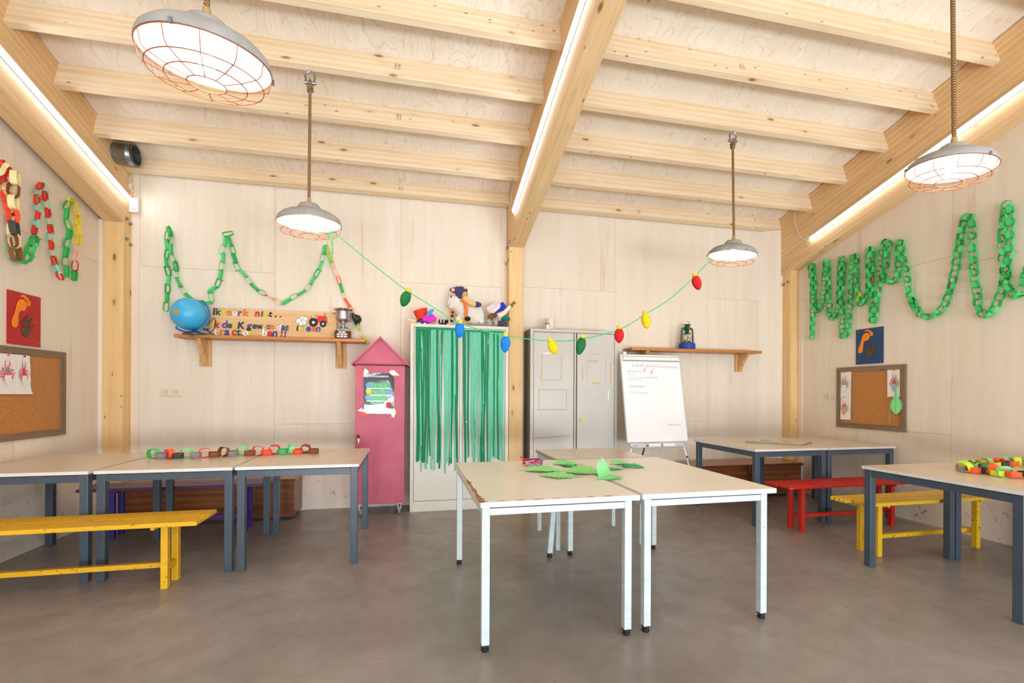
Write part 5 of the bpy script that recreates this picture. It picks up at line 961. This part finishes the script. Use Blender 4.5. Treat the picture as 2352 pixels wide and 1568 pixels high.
def drawing(label, M, x, y, w, h, cols, curl=0.0, rag=False):
    o = M @ Vector((x + w / 2, y, 0.013)); t = thing('crest_drawing', label, 'drawing', o, 0, 'coloured crest drawings')
    nx, ny = 6, 8; vs = []; rnd = random.Random(int(x * 1000) + int(y * 1000))
    for j in range(ny + 1):
        for i in range(nx + 1):
            u, v = i / nx, j / ny; bul = 0.004 + 0.010 * curl * (1 - v) ** 2 + 0.004 * math.sin(u * 7 + v * 2) ** 2; dx = (rnd.uniform(-0.006, 0.006) if rag and i == nx else 0)
            if rag and i == nx and j == 0: dx = 0.018
            vs.append(M @ Vector((x + u * w + dx, y + v * h, 0.0135 + bul)))
    part('sheet', MB().add(vs, [(j * (nx + 1) + i, j * (nx + 1) + i + 1, (j + 1) * (nx + 1) + i + 1, (j + 1) * (nx + 1) + i) for j in range(ny) for i in range(nx)]), 'drawing_paper', t, smooth=True)
    z = 0.0135 + 0.0105 + 0.004 * curl
    Q = lambda u, v: (x + u * w, y + v * h)
    T = M @ Matrix.Translation((0, 0, z))
    cnt = [0]
    def blob(nm, cx, cy, r, mat, n=9, ry=None):
        cnt[0] += 1; part(nm, MB().prism([(x + (cx + r * (1 + rnd.uniform(-0.3, 0.3)) * math.cos(a)) * w, y + (cy + (ry or r) * (1 + rnd.uniform(-0.3, 0.3)) * math.sin(a)) * h) for a in [2 * math.pi * k / n for k in range(n)]], 0.0004, T @ Matrix.Translation((0, 0, 0.00015 * cnt[0]))), mat, t)
    for s in (-1, 1):
        pass
        part('horn', MB().prism([Q(0.5 + s * 0.05, 0.66), Q(0.5 + s * 0.13, 0.70), Q(0.5 + s * 0.12, 0.80), Q(0.5 + s * 0.07, 0.86), Q(0.5 + s * 0.09, 0.76)][::(1 if s > 0 else -1)], 0.0004, T), cols[1], t)
    NP = 30; part('mantling', MB().prism([(x + (0.5 + (0.36 if k % 2 else 0.25) * (1.0 + 0.12 * math.sin(k * 2.3)) * math.cos(2 * math.pi * k / NP)) * w, y + (0.50 + (0.20 if k % 2 else 0.145) * (1.0 + 0.12 * math.cos(k * 1.7)) * math.sin(2 * math.pi * k / NP)) * h) for k in range(NP)], 0.0003, M @ Matrix.Translation((0, 0, z - 0.0006))), cols[0], t)
    for k in range(10):
        aa = 2 * math.pi * (k + 0.5) / 10; part('paper_gap', MB().disc((x + (0.5 + 0.22 * math.cos(aa)) * w, y + (0.50 + 0.125 * math.sin(aa)) * h), 0.030 * w, 0.0003, 8, M @ Matrix.Translation((0, 0, z - 0.0002)), ry=0.018 * h), 'drawing_paper', t)
    blob('helmet', 0.5, 0.60, 0.10, cols[2], 9, 0.055); blob('collar', 0.5, 0.52, 0.12, cols[1], 9, 0.03)
    sh = [Q(0.36, 0.47), Q(0.64, 0.47), Q(0.66, 0.36), Q(0.60, 0.24), Q(0.50, 0.19), Q(0.40, 0.24), Q(0.34, 0.36)]
    part('shield', MB().prism(sh[::-1], 0.0004, T @ Matrix.Translation((0, 0, 0.0042))), cols[3], t)
    part('pin', MB().cyl(M @ Vector((x + w / 2, y + h * 0.965, z)), M @ Vector((x + w / 2, y + h * 0.965, z + 0.008)), 0.005, 0.006, 10), 'felt_red' if curl < 0.9 else 'felt_black', t)
ym = lambda px, py, Xp: onX(px, py, Xp)
# left board sheets (board-local x runs along +Y from 3.86)
p = onX(0, 815, LEFT); drawing('pink, green and teal crest drawing at the left picture edge', CL, p.y - 3.86 - 0.07, onX(0, 905, LEFT).z - 0.898, 0.20, onX(0, 811, LEFT).z - onX(0, 905, LEFT).z, ('crayon_pink', 'crayon_pink', 'crayon_green', 'drawing_paper'), 0.6)
p = onX(30, 815, LEFT); drawing('ragged pink and red crest drawing on the left cork board', CL, onX(28, 815, LEFT).y - 3.86, onX(50, 905, LEFT).z - 0.898, onX(62, 815, LEFT).y - onX(28, 815, LEFT).y, onX(45, 815, LEFT).z - onX(45, 905, LEFT).z, ('crayon_pink', 'crayon_red', 'crayon_red', 'drawing_paper'), 1.0, True)
u = lambda px: 4.592 - onX(px, 900, RIGHT).y
zz = lambda px, py: onX(px, py, RIGHT).z - 0.893
drawing('grey uncoloured crest drawing, upper sheet at the left of the right cork board', CR, u(1928), zz(1943, 911), u(1958.5) - u(1928), zz(1943, 853) - zz(1943, 911), ('crayon_grey', 'crayon_grey', 'crayon_grey', 'drawing_paper'), 0.3)
drawing('orange shield crest drawing, lower sheet at the left of the right cork board', CR, u(1929), zz(1943, 963), u(1958) - u(1929), zz(1943, 910) - zz(1943, 963), ('crayon_blue', 'crayon_orange', 'crayon_red', 'crayon_orange'), 0.3)
drawing('pink and green crest drawing at the right of the right cork board', CR, u(2041.5), zz(2058, 911.5), u(2076) - u(2041.5), zz(2058, 847.5) - zz(2058, 911.5), ('crayon_pink', 'crayon_red', 'crayon_green', 'crayon_blue'), 0.3)
def hanging_leaf():
    c = onX(2059, 948, RIGHT - 0.03); sc = onX(2059, 893, RIGHT - 0.03).z - onX(2059, 950, RIGHT - 0.03).z; t = thing('paper_leaf', 'fringed green paper leaf hung on the right cork board', 'paper leaf', (RIGHT - 0.03, c.y, c.z))
    P = []; n = 13
    for s in (1, -1):
        rng = range(n) if s == 1 else range(n - 1, -1, -1)
        for k in rng:
            f = k / (n - 1); w = 0.30 * math.sin(math.pi * (0.12 + 0.80 * f)) ** 0.8; z = 0.62 - 0.62 * f
            a, b = ((s * w, z - 0.02), (s * w * 0.55, z - 0.035)) if s == 1 else ((s * w * 0.55, z - 0.035), (s * w, z - 0.02))
            P += [a, b]
    P = [(0.03, 1.0), (0.06, 0.70)] + P + [(-0.06, 0.70), (-0.03, 1.0)]
    M = plane_frame((RIGHT - 0.034, c.y, c.z), (0, -1, 0), (0, 0, 1))
    part('blade', MB().prism([(x * sc, y * sc) for x, y in P][::-1], 0.0012, M), 'paper_lightgreen', t)
    part('midrib', MB().bar(M @ Vector((0, 0.02 * sc, 0.003)), M @ Vector((0, 0.95 * sc, 0.003)), 0.004, 0.003, (-1, 0, 0)), 'paper_green', t)
    part('string', MB().tube([M @ Vector(p) for p in ((-0.24 * sc, 0.35 * sc, 0.002), (-0.25 * sc, 0.0, 0.004), (-0.26 * sc, -0.42 * sc, 0.002))], 0.0022, 5).tube([M @ Vector((0, sc, 0.003)), M @ Vector((0.004, 1.45 * sc, 0.003))], 0.0018, 5), 'paper_green', t)
hanging_leaf()

# ------------------------------------------------------------------ flip chart
def flipchart():
    TL, TR, BL, BR = Vector((2.405, 5.055, 1.735)), Vector((3.178, 5.055, 1.735)), Vector((2.405, 4.862, 0.718)), Vector((3.178, 4.862, 0.718))
    t = thing('flip_chart', 'white flip chart easel with faded handwriting beside the grey cabinet', 'flip chart', (2.79, 4.86, 0))
    M = plane_frame(BL, TR - TL, TL - BL); w = (TR - TL).length; h = (TL - BL).length; nrm = M.to_3x3().col[2]
    bd = part('board', MB().box((0.006, 0.006, -0.016), (w - 0.006, h - 0.006, 0.0), M), 'board_white', t, bevel=0.003)
    for a, b in (((0, 0), (w, 0.012)), ((0, h - 0.012), (w, h)), ((0, 0.012), (0.012, h - 0.012)), ((w - 0.012, 0.012), (w, h - 0.012))):
        part('frame_rail', MB().box((a[0], a[1], -0.02), (b[0], b[1], 0.003), M), 'board_frame', bd, bevel=0.002)
    part('paper_clamp', MB().box((0.03, h - 0.075, 0.001), (w - 0.03, h - 0.012, 0.022), M), 'white_plastic', t, bevel=0.006)
    part('clamp_strip', MB().box((0.025, h - 0.082, 0.001), (w - 0.025, h - 0.075, 0.016), M).box((0.025, h - 0.034, 0.0221), (w - 0.025, h - 0.028, 0.024), M), 'grey_rubber', t)
    kx = M @ Vector((0.06, h + 0.012, 0.0)); part('clamp_knob', MB().ball(kx, (0.024, 0.018, 0.022)).cyl(kx, kx - Vector((0, 0, 0.03)), 0.009), 'white_plastic', t, smooth=True)
    # pen tray with wipers and a marker
    part('tray', MB().box((0.04, -0.055, -0.01), (w - 0.06, -0.006, 0.002), M).box((0.04, -0.060, -0.01), (w - 0.06, -0.052, 0.055), M), 'board_frame', t)
    for x0 in (0.245, 0.425): part('wiper', MB().box((x0, -0.050, 0.006), (x0 + 0.155, -0.012, 0.040), M), 'white_plastic', t, bevel=0.008)
    mk = part('marker_pen', MB().cyl(M @ Vector((0.09, -0.045, 0.045)), M @ Vector((0.20, -0.043, 0.045)), 0.007, n=10), 'white_plastic', t, smooth=True); part('pen_cap', MB().cyl(M @ Vector((0.20, -0.043, 0.045)), M @ Vector((0.235, -0.042, 0.045)), 0.008, n=10), 'ink_red', mk)
    dn = (BL - TL).normalized(); k = (BL.z - 0.02) / -dn.z
    for s, x in ((-1, 0.06), (1, w - 0.07)):
        a = M @ Vector((x, -0.02, -0.012)); b = a + dn * 0.16 + Vector((s * 0.035, 0, 0)); kk = (b.z - 0.02) / -dn.z; c = b + dn * kk + Vector((s * 0.075, 0, 0))
        lg = part('leg', MB().cyl(a, b, 0.014, n=12), 'white_plastic', t, smooth=True)
        part('leg_tube', MB().cyl(b, c, 0.009, n=10), 'chrome', lg, smooth=True); part('leg_tip', MB().cyl(c, (c.x, c.y, 0.0), 0.012, n=10), 'black_plastic', lg); part('leg_screw', MB().cyl(b + Vector((0, -0.01, 0.01)), b + Vector((-s * 0.015, -0.035, 0.01)), 0.012, n=10), 'black_plastic', lg)
    a = M @ Vector((w * 0.36, 0.1, -0.02)); lg = part('rear_leg', MB().cyl(a, (a.x + 0.04, 5.36, 0.02), 0.010, n=10), 'dark_steel', t, smooth=True); part('leg_tip', MB().cyl((a.x + 0.04, 5.36, 0.02), (a.x + 0.04, 5.36, 0.0), 0.012, n=10), 'black_plastic', lg)
    # handwriting where it stands on the board
    o = M @ Vector((0, 0, 0.0006)); e = Vector((0, 0, EYE))
    def F(px, py):
        r = ray(px, py); s = (o - e).dot(nrm) / r.dot(nrm); return M.inverted() @ (e + r * s)
    q = lambda x, y: F(1420 + x / 12.06, 800 + y / 12.06)
    def write(txt, p0, p1, hgt, mat, nm='handwriting'):
        a, b = q(*p0), q(*p1); hh = abs((q(p0[0], p0[1] - hgt) - a).y); vs, fs = text_poly(txt, hh / 0.70, -0.010 * hh, 0.25); wd = max(v[0] for v in vs); L = (b - a).length; d = (b - a).normalized(); n2 = Vector((-d.y, d.x, 0))
        part(nm, MB().add([a + d * (v[0] * L / wd) + n2 * v[1] + Vector((0, 0, 0.0008)) for v in vs], fs, M), mat, bd)
    write('Lokaal', (375, 505), (725, 505), 105, 'ink_marker_faint'); write('aankleding/ideeën', (805, 510), (1650, 560), 85, 'ink_marker_faint')
    write('- papier slingers maken', (225, 648), (670, 655), 42, 'ink_marker'); write('- slingers', (240, 725), (500, 742), 36, 'ink_marker_faint'); write('- raamversiering', (250, 815), (700, 825), 36, 'ink_marker_faint'); write('voetbal/buiten', (725, 825), (1115, 822), 44, 'ink_marker'); write('- feestvlag', (250, 885), (640, 880), 44, 'ink_marker_faint')
    write('- lamp slingers', (275, 1075), (765, 1075), 58, 'ink_marker'); write('- knuffels jungle hoek', (285, 1238), (850, 1255), 56, 'ink_marker_faint')
    q4 = lambda x, y: ((1400 + x / 5.228 - 1420) * 12.06, (780 + y / 5.228 - 800) * 12.06)
    write('- lokaal deur', q4(678, 1027), q4(860, 1028), 50, 'ink_marker')
    for pts, wd in (([(690, 545), (722, 655)], 0.006), ([(722, 655), (800, 450)], 0.006), ([(960, 560), (930, 650)], 0.006), ([(925, 640), (920, 690)], 0.016)):
        a, b = q(*pts[0]), q(*pts[1]); part('red_mark', MB().bar(M @ (a + Vector((0, 0, 0.001))), M @ (b + Vector((0, 0, 0.001))), wd, 0.0006, nrm), 'ink_marker_red', bd)
flipchart()

# ------------------------------------------------------------------ toys on the cream cabinet
CZ = 2.0125
def soft(name, mb, mat, root, vox=0.006):
    o = part(name, mb, mat, root, smooth=True); m = o.modifiers.new('remesh', 'REMESH'); m.mode = 'VOXEL'; m.voxel_size = vox; m.use_smooth_shade = True
    s = o.modifiers.new('smooth', 'SMOOTH'); s.iterations = 6; s.factor = 0.5; return o
def plush():
    q = lambda x, y, Y=5.27: onY(1020 + x / 13.835, 650 + y / 13.835, Y); u = (q(1000, 500) - q(0, 500)).x / 1000
    c = q(870, 980); t = thing('plush_animal', 'large white plush animal with a stitched smile on the cream cabinet', 'soft toy', (c.x, 5.27, CZ))
    def B(m, x, y, r, Y=5.27, sy=0.8, rz=None): p = q(x, y, 5.27); m.ball((p.x, Y, p.z), (r * u, r * u * sy, (rz or r) * u), 18, 12)
    m = MB(); B(m, 960, 990, 330); B(m, 780, 900, 330); B(m, 600, 780, 300); B(m, 420, 620, 255); B(m, 300, 560, 200); B(m, 250, 680, 165); B(m, 200, 700, 110); B(m, 1050, 1050, 260); B(m, 620, 1080, 220)
    B(m, 440, 1180, 110, 5.20); B(m, 1180, 1230, 100, 5.22)
    soft('body', m, 'plush_white', t, 0.008)
    fy = lambda x, y, d: q(x, y, 5.27) + Vector((0, -d, 0))
    part('eye', MB().ball(fy(205, 485, 0.085), (0.006, 0.004, 0.010)).tube([fy(180, 470, 0.080), fy(215, 435, 0.085), (fy(255, 450, 0.09))], 0.0018, 5), 'felt_black', t)
    part('mouth', MB().tube(catmull([fy(95, 735, 0.050), fy(120, 760, 0.065), fy(155, 725, 0.085), fy(178, 680, 0.10)], 4), 0.0022, 6), 'felt_black', t)
    part('forelock', MB().tube(catmull([fy(180, 440, 0.06), fy(125, 390, 0.05), fy(150, 320, 0.05), fy(210, 340, 0.05)], 4), 0.0022, 5), 'braid_orange', t)
    # the doll lying over its neck
    d = thing('rag_doll', 'rag doll in a navy felt hood riding on the white plush animal', 'doll', (q(600, 600).x, 5.22, q(600, 700).z))
    m = MB(); yy = 5.21
    for x, y, r in ((300, 260, 95), (420, 270, 130), (520, 290, 150), (600, 280, 130), (520, 200, 70), (430, 380, 90), (480, 470, 70), (220, 250, 60)): B(m, x, y, r, yy, 0.7)
    soft('hood', m, 'felt_navy', d, 0.006)
    part('hood_ear', MB().ball(q(255, 282, 5.27) + Vector((0, -0.115, 0)), (0.020, 0.006, 0.020)), 'skin_cloth', d, smooth=True)
    part('hood_ear', MB().ball(q(640, 215, 5.27) + Vector((0, -0.10, 0)), (0.018, 0.006, 0.012)), 'skin_cloth', d, smooth=True)
    m = MB(); B(m, 640, 400, 95, yy - 0.02, 0.6); B(m, 600, 450, 70, yy - 0.02, 0.6); soft('hair', m, 'hair_straw', d, 0.006)
    P = [q(590, 510), q(680, 600), q(780, 690), q(880, 735), q(960, 735)]; P = [Vector((p.x, 5.15, p.z)) for p in P]
    part('arm', MB().tube(catmull(P, 4), 0.030, 12), 'skin_cloth', d, smooth=True)
    part('mitten', MB().tube([P[-1] - Vector((0.004, 0, 0)), P[-1] + Vector((0.03, 0, -0.002)), P[-1] + Vector((0.055, 0, -0.004)), P[-1] + Vector((0.064, 0, -0.004))], [0.031, 0.030, 0.018, 0.004], 12), 'felt_navy', d, smooth=True)
    part('braid', MB().tube([Vector((q(x, y).x, yo, q(x, y).z)) for x, y, yo in ((520, 590, 5.18), (610, 620, 5.155), (650, 780, 5.145), (670, 950, 5.14), (655, 1120, 5.145), (650, 1290, 5.15))], 0.0175, 10), 'braid_orange', d, smooth=True)
    part('shoe', MB().ball((q(700, 1190).x, 5.135, q(700, 1190).z), (0.034, 0.026, 0.026)), 'felt_black', d, smooth=True)
    m = MB(); m.tube([Vector((q(x, y).x, 5.20, q(x, y).z)) for x, y in ((200, 880), (220, 1000), (235, 1120), (250, 1230))], 0.018, 10); part('stocking', m, 'braid_orange', d, smooth=True)
    for y in (970, 1080, 1230): p = q(235, y); part('stocking_band', MB().cyl((p.x, 5.20, p.z - 0.010), (p.x, 5.20, p.z + 0.012), 0.0195, n=12), 'felt_black', d)
    # things at the right end of the cabinet top
    P2 = [(1300, 840), (1420, 770), (1540, 680), (1690, 680), (1750, 760), (1720, 830), (1590, 960), (1510, 1010), (1340, 950)]
    M = Matrix(((1, 0, 0, 0), (0, 0, -1, 5.165), (0, 1, 0, 0), (0, 0, 0, 1)))
    single('card_shell', MB().prism([(q(x, y).x, q(x, y).z) for x, y in P2][::-1], 0.006, M), 'shell_card', 'pastel coloured cardboard shell leaning on the blue box', 'craft work')
    P3 = [(1480, 1010), (1720, 700), (1830, 640), (1945, 800), (1880, 880), (1500, 1025)]
    M = Matrix(((1, 0, 0, 0), (0, 0, -1, 5.25), (0, 1, 0, 0), (0, 0, 0, 1)))
    single('blue_box', MB().prism([(q(x, y).x, q(x, y).z) for x, y in P3][::-1], 0.07, M), 'cloth_blue', 'blue box leaning at the right end of the cream cabinet', 'box', bevel=0.003)
    s = thing('stuffed_sleeve', 'stuffed white sleeve with a brass bell at its end, on the cream cabinet', 'soft toy', (q(1850, 1000).x, 5.16, q(1700, 1130).z))
    P = [Vector((q(x, y).x, 5.16, q(x, y).z)) for x, y in ((1650, 1100), (1720, 1080), (1830, 1010), (1930, 910), (2000, 830), (2060, 780))]; part('sleeve', MB().tube(catmull(P, 4), [0.034 - 0.018 * i / 20 for i in range(21)], 12), 'plush_white', s, smooth=True)
    p = q(2075, 770); part('collar', MB().ball((p.x, 5.16, p.z), (0.020, 0.020, 0.022)), 'suede', s, smooth=True); p2 = q(2155, 682); part('bell', MB().ball((p2.x, 5.16, p2.z), 0.020).cyl((p.x, 5.16, p.z), (p2.x, 5.16, p2.z), 0.009), 'brass', s, smooth=True)
    for i, (x, y) in enumerate(((1370, 1225), (1580, 1215))):
        p = q(x, y); single('zebra_slipper', MB().ball((p.x, 5.15 + 0.01 * i, CZ + 0.044), (0.028, 0.045, 0.044), 16, 10), 'zebra', ('zebra striped slipper next to the white plush animal', 'zebra striped slipper against the dark denim roll')[i], 'slipper', 'zebra slippers', smooth=True, base=(p.x, 5.15, CZ))
    m = MB(); B(m, 1440, 1120, 110, 5.20, 0.6); B(m, 1560, 1060, 90, 5.20, 0.6); p = q(1460, 1140)
    sp = thing('suede_pouch', 'brown suede pouch between the slippers on the cream cabinet', 'bag', (p.x, 5.22, CZ)); soft('pouch', m, 'suede', sp, 0.006); part('pouch_cord', MB().tube(catmull([fy(1330, 1120, 0.12), fy(1380, 1060, 0.12), fy(1450, 1060, 0.13), fy(1560, 1110, 0.13)], 4), 0.003, 5), 'brass', sp)
    a, b = q(1640, 1255), q(1920, 1255); single('denim_roll', MB().tube([(a.x, 5.18, CZ + 0.036), ((a.x + b.x) / 2, 5.175, CZ + 0.040), (b.x, 5.18, CZ + 0.036)], [0.034, 0.040, 0.036], 14), 'denim_dark', 'rolled dark denim trousers at the right end of the cream cabinet', 'trousers', smooth=True)
    a, b = q(1900, 1150), q(2050, 1190); g = thing('green_sleeve', 'green cloth sleeve with a small hand beside the middle post', 'soft toy', (a.x, 5.17, CZ))
    part('cloth', MB().tube(catmull([(a.x - 0.03, 5.20, a.z + 0.01), (a.x, 5.18, a.z), (b.x - 0.01, 5.165, b.z)], 4), [0.03, 0.034, 0.036, 0.034, 0.030, 0.026, 0.022, 0.020, 0.018], 12), 'cloth_green', g, smooth=True); part('hand', MB().ball((b.x + 0.006, 5.165, b.z), (0.016, 0.012, 0.012)), 'skin_cloth', g, smooth=True)
    # things at the left end
    q2 = lambda x, y, Y=5.22: onY(920 + x / 7.127, 640 + y / 7.127, Y); c = q2(345, 590)
    M = Matrix.Translation((c.x, 5.22, c.z)) @ Matrix.Rotation(R(-18), 4, 'Y')
    hat = thing('drum_hat', 'red felt drum shaped hat with a blue brim on the cream cabinet', 'hat', (c.x, 5.22, CZ)); part('crown', MB().lathe([(0.0, 0.058), (0.078, 0.056), (0.060, -0.045), (0.0, -0.045)], 28, M), 'felt_red', hat, smooth=True)
    part('brim', MB().lathe([(0.0, 0.0), (0.056, 0.0), (0.066, 0.045), (0.0, 0.05)], 24, Matrix.Translation((c.x + 0.012, 5.22, CZ))), 'cloth_blue', hat, smooth=True)
    c = q2(470, 645, 5.15); sg = thing('bath_sponge', 'magenta bath sponge with a blue foam leaf on the cream cabinet', 'sponge', (c.x, 5.15, CZ)); m = MB(); u2 = (q2(1000, 500, 5.15) - q2(0, 500, 5.15)).x / 1000
    for dx, dy, r in ((0, 0, 75), (-60, 20, 60), (60, 10, 62), (-20, -30, 55), (30, -25, 60), (0, 30, 65)): m.ball((c.x + dx * u2, 5.15, max(c.z - dy * u2, CZ + r * u2 * 0.72)), (r * u2, r * u2 * 0.7, r * u2 * 0.8), 14, 10)
    soft('sponge_body', m, 'sponge_pink', sg, 0.006)
    L = [(425, 630), (430, 580), (460, 530), (510, 502), (545, 505), (540, 540), (500, 580), (450, 612)]
    part('foam_leaf', MB().prism([(q2(x, y, 5.12).x, q2(x, y, 5.12).z) for x, y in L][::-1], 0.008, Matrix(((1, 0, 0, 0), (0, 0, -1, 5.095), (0, 1, 0, 0), (0, 0, 0, 1)))), 'foam_blue', sg)
    a = q2(690, 690, 5.17); sd = thing('black_sandals', 'black strapped sandals lying between the sponge and the plush animal', 'shoes', (a.x, 5.17, CZ))
    part('sole', MB().ball((a.x, 5.17, CZ + 0.012), (0.075, 0.035, 0.012), 18, 8), 'felt_black', sd, smooth=True)
    part('heel', MB().box((a.x + 0.03, 5.15, CZ + 0.01), (a.x + 0.06, 5.19, CZ + 0.062)), 'felt_black', sd, bevel=0.006)
    for dx in (-0.045, -0.01, 0.02): part('strap', MB().tube(catmull([(a.x + dx, 5.14, CZ + 0.015), (a.x + dx + 0.008, 5.15, CZ + 0.055), (a.x + dx + 0.012, 5.19, CZ + 0.055), (a.x + dx + 0.012, 5.20, CZ + 0.015)], 4), 0.006, 6), 'felt_black', sd, smooth=True)
    for i, (x, l) in enumerate(((300, 'wooden disc under the red drum hat'), (400, 'small wooden disc under the magenta sponge'), (592, 'wooden disc right of the magenta sponge'), (790, 'wooden disc lying before the plush animal'))):
        p = q2(x, 715, 5.125); single('wood_disc', MB().cyl((p.x, 5.118, CZ), (p.x, 5.118, CZ + 0.014), 0.026 if x != 400 else 0.018, n=20), 'wood_disc', l, 'disc', 'wooden discs on the cabinet edge', smooth=True, bevel=0.002)
    p = q2(215, 680, 5.22); single('wood_tray', MB().box((p.x - 0.035, 5.16, CZ), (p.x + 0.03, 5.28, CZ + 0.040)), 'wood_disc', 'small wooden block at the left end of the cream cabinet', 'block', bevel=0.004)
    p = q2(180, 632, 5.22); single('white_tube', MB().cyl((p.x - 0.04, 5.2, CZ + 0.049), (p.x + 0.045, 5.2, CZ + 0.049), 0.0085, n=10), 'white_plastic', 'thin white tube lying on the wooden block', 'tube', smooth=True)
plush()
def mug():
    z = 2.0085; p = onY(1264, 750, 5.27); single('plastic_beaker', MB().lathe([(0, 0.001), (0.050, 0.0), (0.056, 0.13), (0.053, 0.13), (0.047, 0.008), (0, 0.008)], 24, Matrix.Translation((p.x, 5.27, z))), 'socket_plastic', 'pale plastic beaker on top of the grey cabinet', 'cup', smooth=True, base=(p.x, 5.27, z))
    p = onY(1257, 750, 5.20); t = thing('small_jar', 'small white jar with a tilted lid before the beaker', 'jar', (p.x, 5.19, z)); part('jar', MB().lathe([(0, 0), (0.022, 0), (0.022, 0.058), (0, 0.058)], 18, Matrix.Translation((p.x, 5.19, z))), 'white_plastic', t, smooth=True); part('lid', MB().lathe([(0, 0), (0.025, 0), (0.025, 0.012), (0, 0.014)], 18, Matrix.Translation((p.x - 0.003, 5.19, z + 0.062)) @ Matrix.Rotation(R(12), 4, 'Y')), 'grey_rubber', t, smooth=True)
mug()

# ------------------------------------------------------------------ on the white tables: cut paper leaves and chenille stems
def leaf(label, p0, p1, hw, l_up, r_up, mat, seed, zlift=0.001, roll=0.0):
    rnd = random.Random(seed); a, b = onZ(*p0, TOP), onZ(*p1, TOP); L = (b - a).length; d = (b - a).normalized(); sd = Vector((-d.y, d.x, 0))
    if sd.y < 0: sd = -sd
    t = thing('paper_leaf', label, 'paper leaf', (a + b) / 2, 0, 'cut green paper leaves on the white tables')
    n = 11; mid = [a + d * (L * (0.18 + 0.82 * k / n)) + Vector((0, 0, zlift + 0.006 * math.sin(math.pi * k / n))) for k in range(n + 1)]
    for s, up in ((1, l_up), (-1, r_up)):
        vs = list(mid); fs = []
        for k in range(n):
            w = hw * math.sin(math.pi * (0.10 + 0.86 * (k + 0.5) / n)) ** 0.7 * rnd.uniform(0.82, 1.1); m = mid[k].lerp(mid[k + 1], 0.5) - d * (0.10 * w + L * 0.02)
            o1 = m + sd * (s * w * math.cos(up)) + Vector((0, 0, max(0.0, w * math.sin(up)))); o2 = m + d * (L * 0.045) + sd * (s * w * 0.86 * math.cos(up)) + Vector((0, 0, max(0.0, w * 0.86 * math.sin(up)))); i1 = mid[k + 1] + sd * (s * w * 0.52 * math.cos(up)) + Vector((0, 0, max(0.0, w * 0.52 * math.sin(up))))
            i = len(vs); vs += [o1, o2, i1]; fs.append((k, k + 1, i + 2, i + 1, i))
            if k: fs.append((k, i, i - 1))
        part('blade_half', MB().add(vs, fs), 'paper_' + mat, t)
    st = MB().add([a + sd * 0.006 + Vector((0, 0, 0.002)), mid[0] + sd * 0.008, mid[0] - sd * 0.008, a - sd * 0.006 + Vector((0, 0, 0.002))], [(0, 1, 2, 3)]); part('stalk', st, 'paper_' + mat, t)
q = lambda x, y: (1180 + x / 7.35, 1030 + y / 7.35)
leaf('light green paper leaf with its stalk pointing left, front left of the pile', q(75, 365), q(790, 378), 0.12, 0.16, 0.06, 'leaf', 1)
leaf('green paper leaf lying flat at the very front of the pile', q(1150, 488), q(425, 455), 0.10, 0.12, 0.02, 'leaf', 2)
leaf('broad green paper leaf in the middle of the pile', q(800, 375), q(1405, 425), 0.14, 0.20, 0.04, 'leaf', 3, 0.004)
leaf('green paper leaf at the back of the pile, near the table edge', q(1150, 262), q(660, 262), 0.11, 0.16, 0.05, 'leaf', 4)
leaf('darker green paper leaf under the pile', q(760, 290), q(1040, 310), 0.06, 0.20, 0.10, 'green', 5)
leaf('folded green paper leaf standing upright over the table joint', q(1390, 535), q(1640, 440), 0.135, 1.35, 0.02, 'lightgreen', 6, 0.002)
leaf('small green paper leaf at the back right of the pile', q(1620, 270), q(1930, 255), 0.09, 0.20, 0.10, 'lightgreen', 7)
leaf('dark green paper leaf at the right end of the pile', q(1745, 300), q(2200, 325), 0.07, 0.22, 0.10, 'green2', 8)
leaf('green paper leaf lying behind the upright folded leaf', q(1910, 338), q(1400, 372), 0.05, 0.15, 0.05, 'green', 9)
def chenille():
    c = onZ(*q(330, 290), TOP); t = thing('chenille_stems', 'tangle of red and purple chenille stems behind the paper leaves', 'craft stems', (c.x, c.y, TOP)); rnd = random.Random(5)
    for k in range(9):
        P = [Vector((c.x + rnd.uniform(-0.075, 0.075), c.y + rnd.uniform(-0.05, 0.05), TOP + rnd.uniform(0.006, 0.05))) for _ in range(4)]; part('stem', MB().tube(catmull(P, 5), 0.0042, 6), 'chenille_%d' % (k % 4), t, smooth=True)
    P = [Vector((c.x - 0.06, c.y, TOP + 0.03)), Vector((c.x - 0.075, c.y, TOP + 0.055)), Vector((c.x - 0.10, c.y, TOP + 0.07))]; part('stem', MB().tube(catmull(P, 4), 0.005, 6), 'chenille_0', t, smooth=True)
chenille()
def book():
    p0, p1, p2 = onZ(1712, 1016.8, TOP), onZ(1841.5, 1023.6, TOP), onZ(1865.5, 1018.2, TOP); p3 = p0 + (p2 - p1); c = (p0 + p2) / 2
    t = thing('picture_book', 'large flat picture book on the far right table', 'book', (c.x, c.y, TOP)); P = [p0, p1, p2, p3]
    def slab(z0, z1, k): return MB().add([(c + (p - c) * k) * 1.0 + Vector((0, 0, z0 + 0.0)) for p in P] + [(c + (p - c) * k) + Vector((0, 0, z1)) for p in P], [(0, 1, 2, 3), (7, 6, 5, 4), (0, 4, 5, 1), (1, 5, 6, 2), (2, 6, 7, 3), (3, 7, 4, 0)])
    part('pages', slab(0.002, 0.018, 0.985), 'book_grey', t); part('cover', slab(0.018, 0.021, 1.0), 'book_cover', t); part('back_cover', slab(0.0, 0.002, 1.0), 'book_cover', t)
    part('bookmark', MB().cbox(c + Vector((-0.10, 0.08, 0.024)), (0.08, 0.05, 0.004)), 'book_teal', t)
book()
